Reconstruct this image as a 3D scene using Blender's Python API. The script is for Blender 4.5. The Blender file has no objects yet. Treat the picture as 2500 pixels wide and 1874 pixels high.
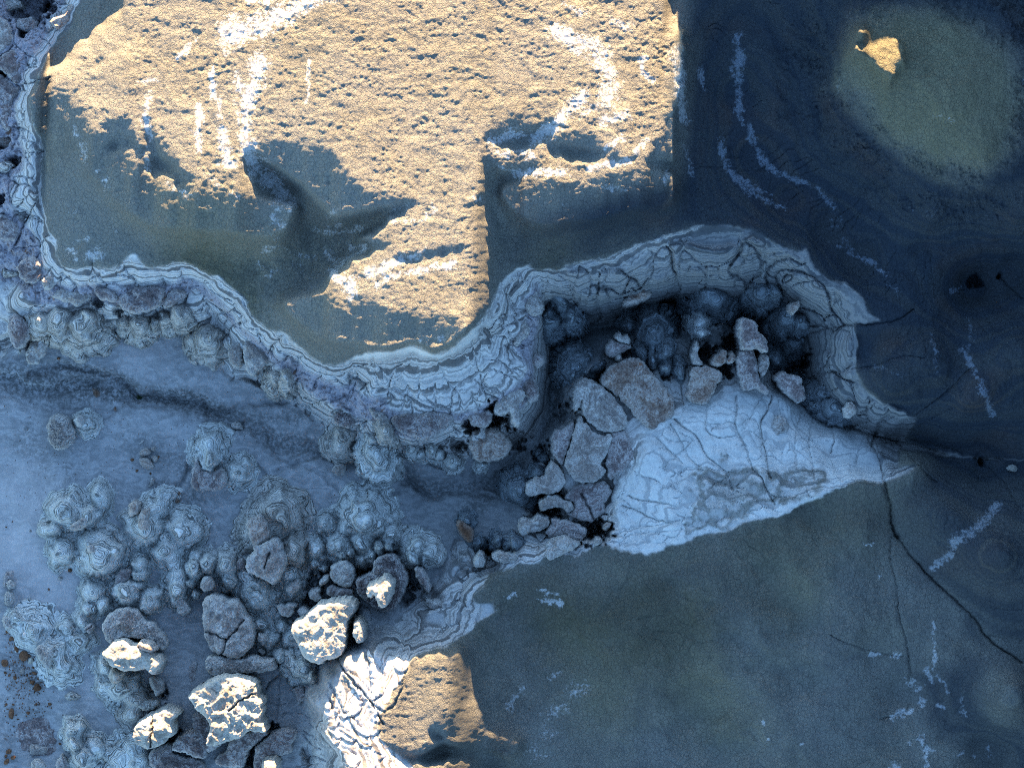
import bpy, math, random, time
import numpy as np
T0 = time.time()
random.seed(7)
sc = bpy.context.scene
COL = sc.collection

# ------------------------------------------------------------------ camera, sky, sun, exposure
SUN_EL = 7.0                 # low sun beyond the top of the picture
TAN = math.tan(math.radians(SUN_EL))
SKEW = 0.05                  # the light drifts a little to the left as it travels down the picture
cam_d = bpy.data.cameras.new("camera")
cam = bpy.data.objects.new("camera", cam_d)
COL.objects.link(cam)
cam.location = (0, 0, 222)
cam_d.sensor_width = 36
cam_d.lens = 36 * 220 / 40.0
cam_d.clip_start = 1
cam_d.clip_end = 4000
sc.camera = cam

world = bpy.data.worlds.new("World")
sc.world = world
world.use_nodes = True
wn = world.node_tree
wn.nodes.clear()
sky = wn.nodes.new("ShaderNodeTexSky")
sky.sky_type = 'NISHITA'
sky.sun_disc = False
sky.sun_elevation = math.radians(SUN_EL)
sky.sun_rotation = math.atan(SKEW)
sky.air_density = 1.0
sky.dust_density = 0.3
sky.ozone_density = 2.8
bg = wn.nodes.new("ShaderNodeBackground")
bg.inputs["Strength"].default_value = 0.12
wo = wn.nodes.new("ShaderNodeOutputWorld")
wn.links.new(sky.outputs[0], bg.inputs[0])
wn.links.new(bg.outputs[0], wo.inputs[0])

sun_d = bpy.data.lights.new("sun", 'SUN')
sun_d.energy = 4.9
sun_d.angle = math.radians(0.5)
sun_d.color = (1.0, 0.68, 0.35)
sun = bpy.data.objects.new("sun", sun_d)
sun.rotation_euler = (-math.radians(90 - SUN_EL), 0, -math.atan(SKEW))
sun.location = (2, 60, 30)
COL.objects.link(sun)

sc.view_settings.view_transform = 'Standard'
sc.view_settings.look = 'None'
sc.view_settings.exposure = 3.2
sc.view_settings.gamma = 1
sc.view_settings.use_curve_mapping = False
sc.cycles.use_denoising = False
sc.cycles.filter_width = 1.0
sc.cycles.max_bounces = 4
sc.cycles.diffuse_bounces = 3

# ------------------------------------------------------------------ plan units: 1 unit = 1.6 cm of ground, x right, y down (south)
U = 62.5
def wx(x): return (x - 1250.0) / U
def wy(y): return (937.0 - y) / U
# survey sheets: origin and scale of each sheet the outlines were measured on
SH = dict(S=(0, 0, 1), D=(0, 0, 1.1302),
          c1=(0, 0, .386), c2=(800, 0, .386), c3=(1650, 0, .386), c4=(0, 600, .386), c5=(800, 600, .386),
          c6=(1650, 600, .386), c7=(0, 1234, .386), c8=(800, 1234, .386), c9=(1650, 1234, .386),
          d1=(0, 1124, .2261), d2=(0, 1499, .2261), d3=(500, 1124, .2261), d4=(500, 1499, .2261),
          d5=(1000, 1000, .2261), d6=(1300, 650, .2261), d7=(1700, 650, .2261), d8=(0, 600, .2261),
          e1=(0, 0, .1357), e2=(0, 225, .2262), e3=(450, 600, .2261), e4=(800, 800, .394),
          e5=(1500, 950, .5516), e6=(0, 900, .5512))
def P(txt):
    """'c5 10,20 30,40 d8 5,6' -> array of plan points"""
    out = []; s = SH['S']
    for w in txt.split():
        if w in SH: s = SH[w]
        else:
            a, b = w.split(',')
            out.append((s[0] + float(a) * s[2], s[1] + float(b) * s[2]))
    return np.array(out, float)

# ------------------------------------------------------------------ noise
_rng = np.random.RandomState(11)
_perm = np.concatenate([_rng.permutation(512)] * 3).astype(np.int32)
_ang = _rng.rand(512) * 2 * np.pi
_gx, _gy = np.cos(_ang).astype(np.float32), np.sin(_ang).astype(np.float32)
_r1, _r2 = _rng.rand(512).astype(np.float32), _rng.rand(512).astype(np.float32)
def _h(ix, iy, seed): return _perm[_perm[(ix + seed * 37) & 511] + (iy & 511)]
def pn(x, y, seed=0):
    x = np.asarray(x, np.float32); y = np.asarray(y, np.float32)
    xf = np.floor(x); yf = np.floor(y)
    ix = xf.astype(np.int32); iy = yf.astype(np.int32)
    fx = x - xf; fy = y - yf
    u = fx * fx * fx * (fx * (fx * 6 - 15) + 10); v = fy * fy * fy * (fy * (fy * 6 - 15) + 10)
    def g(dx, dy):
        h = _h(ix + dx, iy + dy, seed)
        return _gx[h] * (fx - dx) + _gy[h] * (fy - dy)
    a = g(0, 0); b = g(1, 0); c = g(0, 1); d = g(1, 1)
    a = a + (b - a) * u; c = c + (d - c) * u
    return (a + (c - a) * v) * 1.5
def fbm(x, y, o=4, seed=0, gain=.5):
    s = 0; a = 1.
    for i in range(o):
        s = s + a * pn(x * 2 ** i, y * 2 ** i, seed + i * 5); a *= gain
    return s
def ridged(x, y, o=3, seed=0):
    s = 0; a = 1.
    for i in range(o):
        s = s + a * (1 - np.abs(pn(x * 2 ** i, y * 2 ** i, seed + i * 7)) * 2); a *= .5
    return s / 1.5
def worley(x, y, seed=0):
    x = np.asarray(x, np.float32); y = np.asarray(y, np.float32)
    xf = np.floor(x); yf = np.floor(y)
    ix = xf.astype(np.int32); iy = yf.astype(np.int32)
    f1 = np.full(x.shape, 9., np.float32); f2 = f1.copy(); cid = np.zeros(x.shape, np.float32)
    for dx in (-1, 0, 1):
        for dy in (-1, 0, 1):
            h = _h(ix + dx, iy + dy, seed)
            d = np.hypot(xf + dx + _r1[h] - x, yf + dy + _r2[h] - y)
            m = d < f1
            f2 = np.where(m, f1, np.minimum(f2, d)); cid = np.where(m, _r1[(h + 99) & 511], cid); f1 = np.where(m, d, f1)
    return f1, f2, cid
def sst(a, b, x):
    t = np.clip((x - a) / (b - a), 0, 1); return t * t * (3 - 2 * t)

# ------------------------------------------------------------------ outlines
def seg_dist(px, py, line, arc=False):
    """distance of points to a polyline (and arc length of the nearest point)"""
    best = np.full(px.shape, 1e9, np.float32); t_at = np.zeros(px.shape, np.float32); acc = 0.
    for (ax, ay), (bx, by) in zip(line[:-1], line[1:]):
        vx, vy = bx - ax, by - ay; L2 = vx * vx + vy * vy + 1e-9
        t = np.clip(((px - ax) * vx + (py - ay) * vy) / L2, 0, 1)
        d = (px - ax - t * vx) ** 2 + (py - ay - t * vy) ** 2
        L = math.sqrt(L2)
        if arc:
            m = d < best; t_at = np.where(m, acc + t * L, t_at)
        best = np.minimum(best, d); acc += L
    best = np.sqrt(best)
    return (best, t_at) if arc else best
def inside(px, py, poly):
    r = np.zeros(px.shape, bool)
    n = len(poly)
    for i in range(n):
        x1, y1 = poly[i]; x2, y2 = poly[(i + 1) % n]
        if y1 == y2: continue
        c = ((y1 > py) != (y2 > py)) & (px < (x2 - x1) * (py - y1) / (y2 - y1) + x1)
        r ^= c
    return r
def smooth_poly(p, n=3, closed=True):
    p = np.asarray(p, float)
    for _ in range(n):
        if closed:
            q = np.roll(p, -1, 0)
            p = np.stack([p * .75 + q * .25, p * .25 + q * .75], 1).reshape(-1, 2)
        else:
            a, b = p[:-1], p[1:]
            m = np.stack([a * .75 + b * .25, a * .25 + b * .75], 1).reshape(-1, 2)
            p = np.vstack([p[:1], m, p[-1:]])
    return p
# coarse sheet
CS = 8.
cx0, cy0 = -700., -700.
CX = np.arange(cx0, 3201, CS); CY = np.arange(cy0, 2601, CS)
CGX, CGY = np.meshgrid(CX.astype(np.float32), CY.astype(np.float32))
def sdf(poly):
    d = seg_dist(CGX, CGY, np.vstack([poly, poly[:1]]))
    return np.where(inside(CGX, CGY, poly), d, -d).astype(np.float32)
def blur(a, s, axis_s=None):
    r = int(max(1, math.ceil(s * 2.6))); k = np.exp(-np.arange(-r, r + 1) ** 2 / (2 * s * s)); k /= k.sum()
    for ax in (0, 1):
        p = np.pad(a, [(r, r) if i == ax else (0, 0) for i in (0, 1)], mode='edge')
        o = np.zeros_like(a)
        n = a.shape[ax]
        for i, w in enumerate(k):
            o += w * (p[i:i + n] if ax == 0 else p[:, i:i + n])
        a = o
    return a
def samp(c, x, y):
    """bilinear read of a coarse sheet at plan points"""
    fx = np.clip((x - cx0) / CS, 0, len(CX) - 1.001); fy = np.clip((y - cy0) / CS, 0, len(CY) - 1.001)
    ix = fx.astype(np.int32); iy = fy.astype(np.int32); fx = (fx - ix).astype(np.float32); fy = (fy - iy).astype(np.float32)
    return (c[iy, ix] * (1 - fx) + c[iy, ix + 1] * fx) * (1 - fy) + (c[iy + 1, ix] * (1 - fx) + c[iy + 1, ix + 1] * fx) * fy
# ------------------------------------------------------------------ traced outlines of the land
A1a = P("c1 560,-420 540,0 470,90 435,195 380,220 345,270 300,380 265,480 255,510 225,560 205,640 200,720 220,790 250,860 275,930 270,980 245,1040 245,1100 270,1180 300,1300 320,1400 315,1450 370,1510 c4 350,60 380,90 430,130 500,150 600,165 700,160 760,150 830,75 870,55 900,100 960,140 1040,140 1110,125 1200,115 1260,150 1330,185 1420,190 1480,250 1540,320 1600,440 1720,530 1800,560 1860,600 1930,660 1980,720 2050,755 2130,770 c5 100,740 200,700 300,670 440,660 560,655 620,670 700,690 790,650 860,590 920,530 980,460 1020,400 1070,320 1090,270 1120,200 1180,140 1260,120")
A1b = P("c5 1300,160 1360,150 1460,160 1500,130 1600,110 1760,90 1880,30 D 1480,500 1510,490 1560,488 1620,500 1690,535 1720,545")
A1c = P("c6 830,20 840,100 900,180 1000,240 1090,280 1150,310 1200,400 1270,450 1130,500 1150,620 1130,700 1130,780 1180,880 1250,940 1300,990 1400,1040 1500,1090")
A2 = P("e1 1250,-700 1250,0 1100,250 900,350 830,700 750,850 600,1100 480,1200 450,1400 460,1530 e2 230,0 170,130 155,260 220,350 200,430 240,560 290,660 260,740 260,850 200,950 150,1100 190,1240 200,1340 260,1420 330,1480 400,1600 d8 500,230 600,340 700,420 820,460 920,420 1050,430 1200,470 1290,490 1400,440 1560,430 1700,400 1900,380 2000,370 e3 50,350 200,440 380,560 500,720 560,830 680,930 880,1080 1000,1170 1200,1250 1400,1380 1650,1480 1860,1440 e4 180,350 200,400 370,450 400,510 600,530 700,510 830,510 930,500 1050,440 1180,330 1230,240 1200,170 c5 1200,680 1170,620 1220,560 1250,440 1230,340 1300,260 1290,180")
A2b = P("d8 180,450 300,560 420,640 600,620 800,640 1000,580 1100,600 1260,640 1450,720 1550,720 1720,670 1850,620 2080,530 e3 120,520 300,640 420,690 440,800 600,930 640,1010 c5 0,1000 180,1100 300,1120 400,1180 560,1230 700,1180 800,1100 930,1150 1040,1050 1100,1040 1200,1100 1280,960 1300,800 1290,640 1330,480 1370,400 1330,280")
A3 = P("c4 0,700 200,640 330,570 420,620 490,650 560,640 700,545 760,530 850,560 1000,570 1100,500 1180,540 1220,640 1260,690 1340,700 1380,760 1450,830 1560,860 1680,910 1750,940 1840,980 1920,1050 2030,1130 2060,1180 2180,1240 c5 180,1300 230,1400 330,1460 400,1440 500,1330 640,1350 760,1430 830,1400 900,1330")
B2 = P("c5 1330,250 1400,260 1480,300 1600,330 1750,350 1900,300 c6 0,150 120,180 300,170 450,120 600,100")
B3 = P("D 1180,665 1230,690 1300,690 1360,660 1420,655 1480,640 1540,655 1600,660 1650,690 1690,720 1720,760 1745,800 1755,850 1770,880")
R2 = P("c6 700,200 780,270 900,350 960,420 1000,480 980,620 960,700 960,800 1000,870 1060,960 1150,1060 1250,1100 1400,1150")
R3 = P("c6 720,480 800,560 830,640 810,820 830,950 930,1030 1000,1100")
GORGE1 = P("D 1040,1060 1130,980 1180,920 1200,850 1205,780 1190,720 1230,695 1320,690 1400,665 1480,655")
GORGE2 = P("D 1480,655 1560,655 1640,705 1690,735 1730,790 1742,850")
C1 = P("D 1985,1000 1905,1045 1850,1040 1790,1060 1740,1090 1710,1110 1680,1115 1620,1122 1570,1142 1500,1162 1440,1182 1400,1200 1370,1195 1330,1180 1290,1180 1240,1200 1200,1192 c8 1240,350 1100,405 1030,420 1000,480 930,550 900,590 1040,600 1060,650 950,720 900,800 760,850 640,870 560,920 500,1010 470,1080 430,1120 390,1190 350,1260 340,1330 360,1420 420,1500 480,1550 560,1600 600,1720 620,2400")
CRK = P("c9 1350,0 1370,150 1460,280 1540,370 1660,500 1760,590 1900,720 1990,860 2202,1000 2600,1200")
GRX = P("c6 1000,1100 1150,1160 1340,1210 1450,1225 1620,1275 1900,1350 1960,1370 2150,1390 2500,1390")
SLAB = P("c5 1740,720 1590,820 1540,960 1520,1100 1430,1180 1430,1350 1500,1450 1560,1560")

CLAY1 = np.vstack([A1a, A1b, A1c, P("D 1960,960 2120,990 2900,990 2900,-620 250,-620")])
CLAY2 = np.vstack([C1, P("D 700,2300 2900,2300 2900,1010 2140,1002")])
WHITE = np.vstack([P("e5 0,480 30,400 100,300 130,210 200,150 280,110 330,60 420,40 540,20 640,20 700,20 850,60 960,150 1100,210 1180,300 1200,420"), C1[1:14]])
GREYP = P("e5 310,410 430,350 490,290 560,330 680,380 750,330 840,320 900,340 950,350 950,410 850,470 700,510 620,540 480,610 330,640 350,500")
FLOOR = np.vstack([P("D -600,690"), A3, P("D 1060,960 1110,960 1150,940 1178,890 1182,820 1178,740 1184,690 1240,697 1330,692 1420,668 1500,652 1500,690 1400,705 1330,745 1290,790 1250,800 1225,850 1232,900 1205,930 1180,985 1120,1040 1140,1100 1130,1160 990,1170 960,1230 900,1310 800,1400 720,1500 640,1640 640,2300 -600,2300")])
LEDGE = np.vstack([A2[14:], A2b[::-1]])
LEDGE_L = np.vstack([A2[:36], P("d8 180,450 0,420 -3000,400 -3000,-3000")])

# ------------------------------------------------------------------ relief: heights along the outlines, relaxed in between
def relax():
    cons = []          # (points, z)
    def line(p, z, z1=None):
        n = []
        for (a, b) in zip(p[:-1], p[1:]):
            k = max(1, int(math.hypot(*(b - a)) / 5)); n += [a + (b - a) * i / k for i in range(k)]
        n = np.array(n); zz = np.linspace(z, z if z1 is None else z1, len(n)); cons.append((n, zz))
    def pts(txt, r=34):
        for w in txt.split(';'):
            s, q, z = w.split()
            c = P(s + ' ' + q)[0]
            th = np.arange(0, 6.3, .35)
            ring = np.vstack([c + rr * np.stack([np.cos(th), np.sin(th)], 1) for rr in np.arange(0, r, 7)])
            cons.append((ring, np.full(len(ring), float(z))))
    line(A1a, 3.55, 3.9); line(A1b, 3.75, 3.5); line(A1c, 3.4, 2.5)
    line(A2, 2.7, 2.75); line(A2b, 2.3, 2.25); line(A3, .45, .15)
    line(B2, 2.4, 2.5); line(B3, -1.2, -1.8); line(R2, 2.55, 1.5); line(R3, -1.2, -1.0)
    line(GORGE1, -.4, -3.2); line(GORGE2, -3.2, -3.6)
    line(C1, 2.6, 2.55); line(CRK, 1.9, .9); line(GRX, -.4, .6); line(SLAB, 1.35)
    pts("D 750,-60 5.55;D 1000,60 5.45;D 1200,150 5.45;D 1330,230 5.4;D 900,300 5.0;D 950,560 4.45;D 1000,670 4.2;D 650,520 3.95;D 300,150 4.9;D 300,420 4.1;D 150,330 3.85;D 1250,460 4.1;D 1400,430 4.1;D 420,250 4.9;D 520,380 4.35;D 640,330 4.25;D 300,540 3.8")
    pts("D 1600,60 3.5;D 1590,200 2.9;D 1630,340 2.4;D 1700,430 2.3;D 1790,500 2.1;D 1900,60 5.5;D 1900,140 5.75;D 2030,230 5.6;D 2100,320 5.2;D 2000,450 3.9;D 1800,300 3.9;D 1750,150 3.8;D 1690,250 3.2;D 2190,150 5.2;D 2190,450 4.2;D 2000,560 2.3;D 1850,560 2.0;D 2110,620 .5;D 2190,590 1.0;D 2000,760 3.5;D 2100,850 3.4;D 1930,820 3.4;D 2190,760 3.4")
    pts("D 1400,1000 2.2;D 1500,950 2.05;D 1600,930 1.9;D 1700,960 1.7;D 1800,960 1.3;D 1880,990 1.5;D 1650,1050 2.45;D 1480,1080 2.5;D 1350,1110 2.1;D 1300,900 1.5;D 1400,850 1.5;D 1500,830 1.2;D 1580,840 1.5;D 1620,800 1.3;D 1450,760 .7;D 1540,720 .1;D 1330,740 -.3;D 1690,880 1.3;D 1280,1060 1.2;D 1230,1120 1.1;D 1170,1080 .6")
    pts("D 1300,1330 2.95;D 1500,1290 3.05;D 1700,1290 2.8;D 1800,1500 2.3;D 1300,1550 2.3;D 1050,1560 2.35;D 1150,1420 2.6;D 1850,1150 2.7;D 2150,1200 3.0;D 2180,1500 2.8;D 1960,1500 1.2;D 2130,1640 .8;D 1600,1400 3.0;D 1720,1450 2.6;D 1450,1450 2.75;D 1520,1560 2.1;D 1690,1580 2.5;D 1820,1380 2.9;D 1600,1560 2.3;D 930,1450 2.7;D 880,1620 2.6;D 2050,1130 2.6;D 2130,995 .2")
    pts("D 200,760 .35;D 200,900 .15;D 600,880 .2;D 880,1060 .0;D 100,1050 .4;D 80,1300 .2;D 80,1600 -.1;D 300,1480 .5;D 620,1480 .55;D 480,1250 .4;D 640,1250 .3;D 800,1200 .5;D 720,1480 1.1;D 760,1560 1.9;D 760,1640 1.9;D 700,1620 1.4;D 840,1330 1.5;D 920,1270 1.0;D 640,1640 .9;D 600,1340 .2;D 1000,1230 1.5;D 1050,1210 1.3;D 300,1050 .3;D 500,1100 .25;D 780,1420 1.9;D 950,1340 2.0")
    pts("D 20,200 2.5;D 20,350 2.4;D 30,480 2.1;D 20,60 2.4;D 60,30 1.8;D -200,200 2.3;D 30,600 1.3;D 20,560 1.6")
    ed = np.arange(-690, 3200, 10.)
    cons.append((np.stack([ed, ed * 0 - 695], 1), np.interp(ed, [-690, 0, 300, 900, 1600, 2600, 3200], [2, 2.2, 4.5, 5.2, 4.6, 5, 4.5])))
    cons.append((np.stack([ed, ed * 0 + 2590], 1), np.interp(ed, [-690, 600, 1200, 2200, 3200], [.6, 1.2, 2.2, 2.2, 2.4])))
    ed = np.arange(-690, 2590, 10.)
    cons.append((np.stack([ed * 0 - 690, ed], 1), np.interp(ed, [-690, 300, 800, 2590], [2.2, 2.2, .8, .5])))
    cons.append((np.stack([ed * 0 + 3190, ed], 1), ed * 0 + 3.3))
    Z = None
    for step in (64, 32, 16, 8):
        nx = int((CX[-1] - cx0) / step) + 1; ny = int((CY[-1] - cy0) / step) + 1
        S = np.zeros((ny, nx)); N = np.zeros((ny, nx))
        for p, z in cons:
            ix = np.clip(np.rint((p[:, 0] - cx0) / step).astype(int), 0, nx - 1)
            iy = np.clip(np.rint((p[:, 1] - cy0) / step).astype(int), 0, ny - 1)
            np.add.at(S, (iy, ix), z); np.add.at(N, (iy, ix), 1)
        fix = N > 0; val = np.where(fix, S / np.maximum(N, 1), 0)
        if Z is None: Z = np.full((ny, nx), 2.)
        else:
            yy = np.linspace(0, Z.shape[0] - 1.001, ny); xx = np.linspace(0, Z.shape[1] - 1.001, nx)
            iy = yy.astype(int)[:, None]; ix = xx.astype(int)[None]; fy = yy[:, None] - iy; fx = xx[None] - ix
            Z = (Z[iy, ix] * (1 - fx) + Z[iy, ix + 1] * fx) * (1 - fy) + (Z[iy + 1, ix] * (1 - fx) + Z[iy + 1, ix + 1] * fx) * fy
        for _ in range(260 if step > 8 else 160):
            Z = np.where(fix, val, Z)
            q = np.pad(Z, 1, mode='edge')
            Z = .25 * (q[:-2, 1:-1] + q[2:, 1:-1] + q[1:-1, :-2] + q[1:-1, 2:])
        Z = np.where(fix, val, Z)
    o = np.full((len(CY), len(CX)), 2., np.float32)
    h, w = min(Z.shape[0], len(CY)), min(Z.shape[1], len(CX))
    o[:h, :w] = Z[:h, :w]
    if h < len(CY): o[h:] = o[h - 1]
    if w < len(CX): o[:, w:] = o[:, w - 1:w]
    return blur(o, 1.2).astype(np.float32)
ZC = relax()

# ------------------------------------------------------------------ fine sheet (dense under the camera, wider steps outwards to the horizon)
STEP = 2.4
def axis(a, b):
    core = np.arange(a, b, STEP); out = []; s = STEP; v = core[-1]
    while v < b + 24000: s *= 1.16; v += s; out.append(v)
    lo = []; s = STEP; v = core[0]
    while v > a - 24000: s *= 1.16; v -= s; lo.append(v)
    return np.concatenate([lo[::-1], core, out]), len(lo), len(core)
ax, nlx, ncx = axis(-60, 2560)
ay, nly, ncy = axis(-60, 1934)
GX, GY = np.meshgrid(ax.astype(np.float32), ay.astype(np.float32))
NY, NX = GX.shape
far = np.clip(np.maximum(np.maximum(-GX - 300, GX - 2800), np.maximum(-GY - 700, GY - 2200)) / 4000, 0, 1)
w1 = fbm(GX / 90, GY / 90, 3, 1); w2 = fbm(GX / 90, GY / 90, 3, 2)
w3 = fbm(GX / 14, GY / 14, 2, 3); w4 = fbm(GX / 14, GY / 14, 2, 4)
WX = GX + 9 * w1 + 2.5 * w3; WY = GY + 9 * w2 + 2.5 * w4

clay1 = samp(sdf(CLAY1), WX, WY); clay2 = samp(sdf(CLAY2), WX, WY)
s_clay = np.maximum(clay1, clay2)
s_clay = np.maximum(s_clay, samp(sdf(P('D 1945,972 2120,990 2900,985 2900,1015 2120,1008 1935,1003')), WX, WY))
s_white = samp(sdf(WHITE), WX, WY); s_grey = samp(sdf(GREYP), WX, WY) + 16 * w1 + 9 * w3
s_floor = samp(sdf(FLOOR), WX, WY)
s_ledge = np.maximum(samp(sdf(LEDGE), WX, WY), samp(sdf(LEDGE_L), WX, WY))
m_clay = sst(-3, 5, s_clay); m_floor = sst(-6, 10, s_floor); s_white = s_white + 7 * w1 + 4 * w3; m_white = sst(-16, 16, s_white)
m_ledge = sst(-6, 10, s_ledge) * (1 - m_clay)
m_strat = (1 - m_clay) * (1 - m_floor) * (1 - m_white)
Z = samp(ZC, GX + 5 * w1, GY + 5 * w2)
frame = (GX > -120) & (GX < 2620) & (GY > -120) & (GY < 2000)

def cells(p, z, amp, w, n, a0, seed, sel):
    pass
def near(line, pad):
    lo = line.min(0) - pad; hi = line.max(0) + pad
    iy = np.where((ay > lo[1]) & (ay < hi[1]))[0]; ix = np.where((ax > lo[0]) & (ax < hi[0]))[0]
    if len(iy) == 0 or len(ix) == 0: return None
    return (slice(iy[0], iy[-1] + 1), slice(ix[0], ix[-1] + 1))
# buttresses: pillows and crevices running down the rims
def flute(line, dlim, cell_t, cell_d, amp, dep, seed, msk):
    lo = line.min(0) - dlim; hi = line.max(0) + dlim
    iy = np.where((ay > lo[1]) & (ay < hi[1]))[0]; ix = np.where((ax > lo[0]) & (ax < hi[0]))[0]
    sl = (slice(iy[0], iy[-1] + 1), slice(ix[0], ix[-1] + 1))
    mk = msk[sl] > .02
    px, py = WX[sl][mk], WY[sl][mk]
    d, t = seg_dist(px, py, smooth_poly(line, 1, False), True)
    f1, f2, cid = worley(t / cell_t + .25 * pn(d / 60, t / 200, seed), d / cell_d, seed)
    e = f2 - f1
    k = msk[sl][mk] * sst(dlim, dlim * .7, d)
    add = np.zeros(mk.shape, np.float32)
    add[mk] = k * (amp * (np.sqrt(np.clip(1 - f1 * f1, 0, 1)) - .6) + amp * .5 * (cid - .5) - dep * np.exp(-(e / .04) ** 2))
    return sl, add
rim_m = m_strat * sst(0, 25, -s_clay)
m_cliff = np.zeros_like(Z)
# rounded ridges of the pale cliff that catch the sun at the bottom
RIDGE = "38 .5|d4 1640,290 1720,560 1790,700;40 .55|d4 1960,270 2000,620 1960,760;20 .3|d4 2150,330 2140,480;34 .5|d4 1400,590 1500,760 1580,900;26 .4|d4 1170,850 1290,960 1400,1060;34 .45|d4 1570,720 1720,930 1800,1080;18 .35|d4 1310,740 1350,880;20 .35|d4 1700,20 1740,200;14 .3|d4 1300,1180 1450,1270;14 .3|d4 1400,1130 1600,1260;14 .3|d4 1280,1240 1400,1330;13 .25|d4 1480,1400 1640,1500;20 .3|d4 1560,1080 1760,1260"
for t in RIDGE.split(';'):
    h, p = t.split('|'); w, dep = map(float, h.split()); line = smooth_poly(P(p), 2, False); sl = near(line, 150)
    d = seg_dist(WX[sl], WY[sl], line)
    m_cliff[sl] = np.maximum(m_cliff[sl], np.exp(-(d / 55) ** 2))
    Z[sl] += dep * np.sqrt(np.clip(1 - (d / w) ** 2, 0, 1))
# rounded bulges and hollows of the walls, wrinkles of the pale slope
dzy, dzx = np.gradient(blur(Z, 4), ay.astype(np.float32) / U, ax.astype(np.float32) / U)
stp = sst(.3, .9, np.hypot(dzx, dzy))
f1, f2, cid = worley(GX / 78 + .35 * w1, GY / 78 + .35 * w2, 91)
rim_m = rim_m * (1 - .85 * m_cliff); Z += rim_m * (.15 + .85 * stp) * (1 - .7 * m_ledge) * (.38 * (.55 - f1) + .2 * (cid - .5) - .12 * np.exp(-((f2 - f1) / .04) ** 2))
f1, f2, cid = worley(GX / 33 + .5 * w1, GY / 33 + .5 * w2, 92)
Z += rim_m * (.1 + stp) * .09 * (.5 - f1)
f1, f2, cid = worley((GX + .35 * GY) / 62 + .4 * w1, (GY - .2 * GX) / 34 + .4 * w2, 93)
Z += m_white * (.05 * (.5 - f1) - .07 * np.exp(-((f2 - f1) / .035) ** 2) * sst(-.3, .3, fbm(GX / 70, GY / 70, 2, 94)))
f1, f2, cid = worley(GX / 120 + .4 * w1, GY / 120 + .4 * w2, 95)
Z += m_white * .16 * (.55 - f1)
for line, cell_t, cell_d, amp, dep, seed in ((A2, 66, 110, .22, .13, 3), (A3, 62, 130, .45, .2, 5), (B2, 130, 190, .75, .3, 8), (B3, 100, 120, .6, .3, 18), (R2, 95, 130, .55, .25, 9), (P('D 1000,1240 1060,1180 1140,1150'), 50, 90, .3, .15, 13)):
    sl, add = flute(line, 75, cell_t, cell_d, amp, dep, seed, rim_m)
    Z[sl] += add

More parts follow.
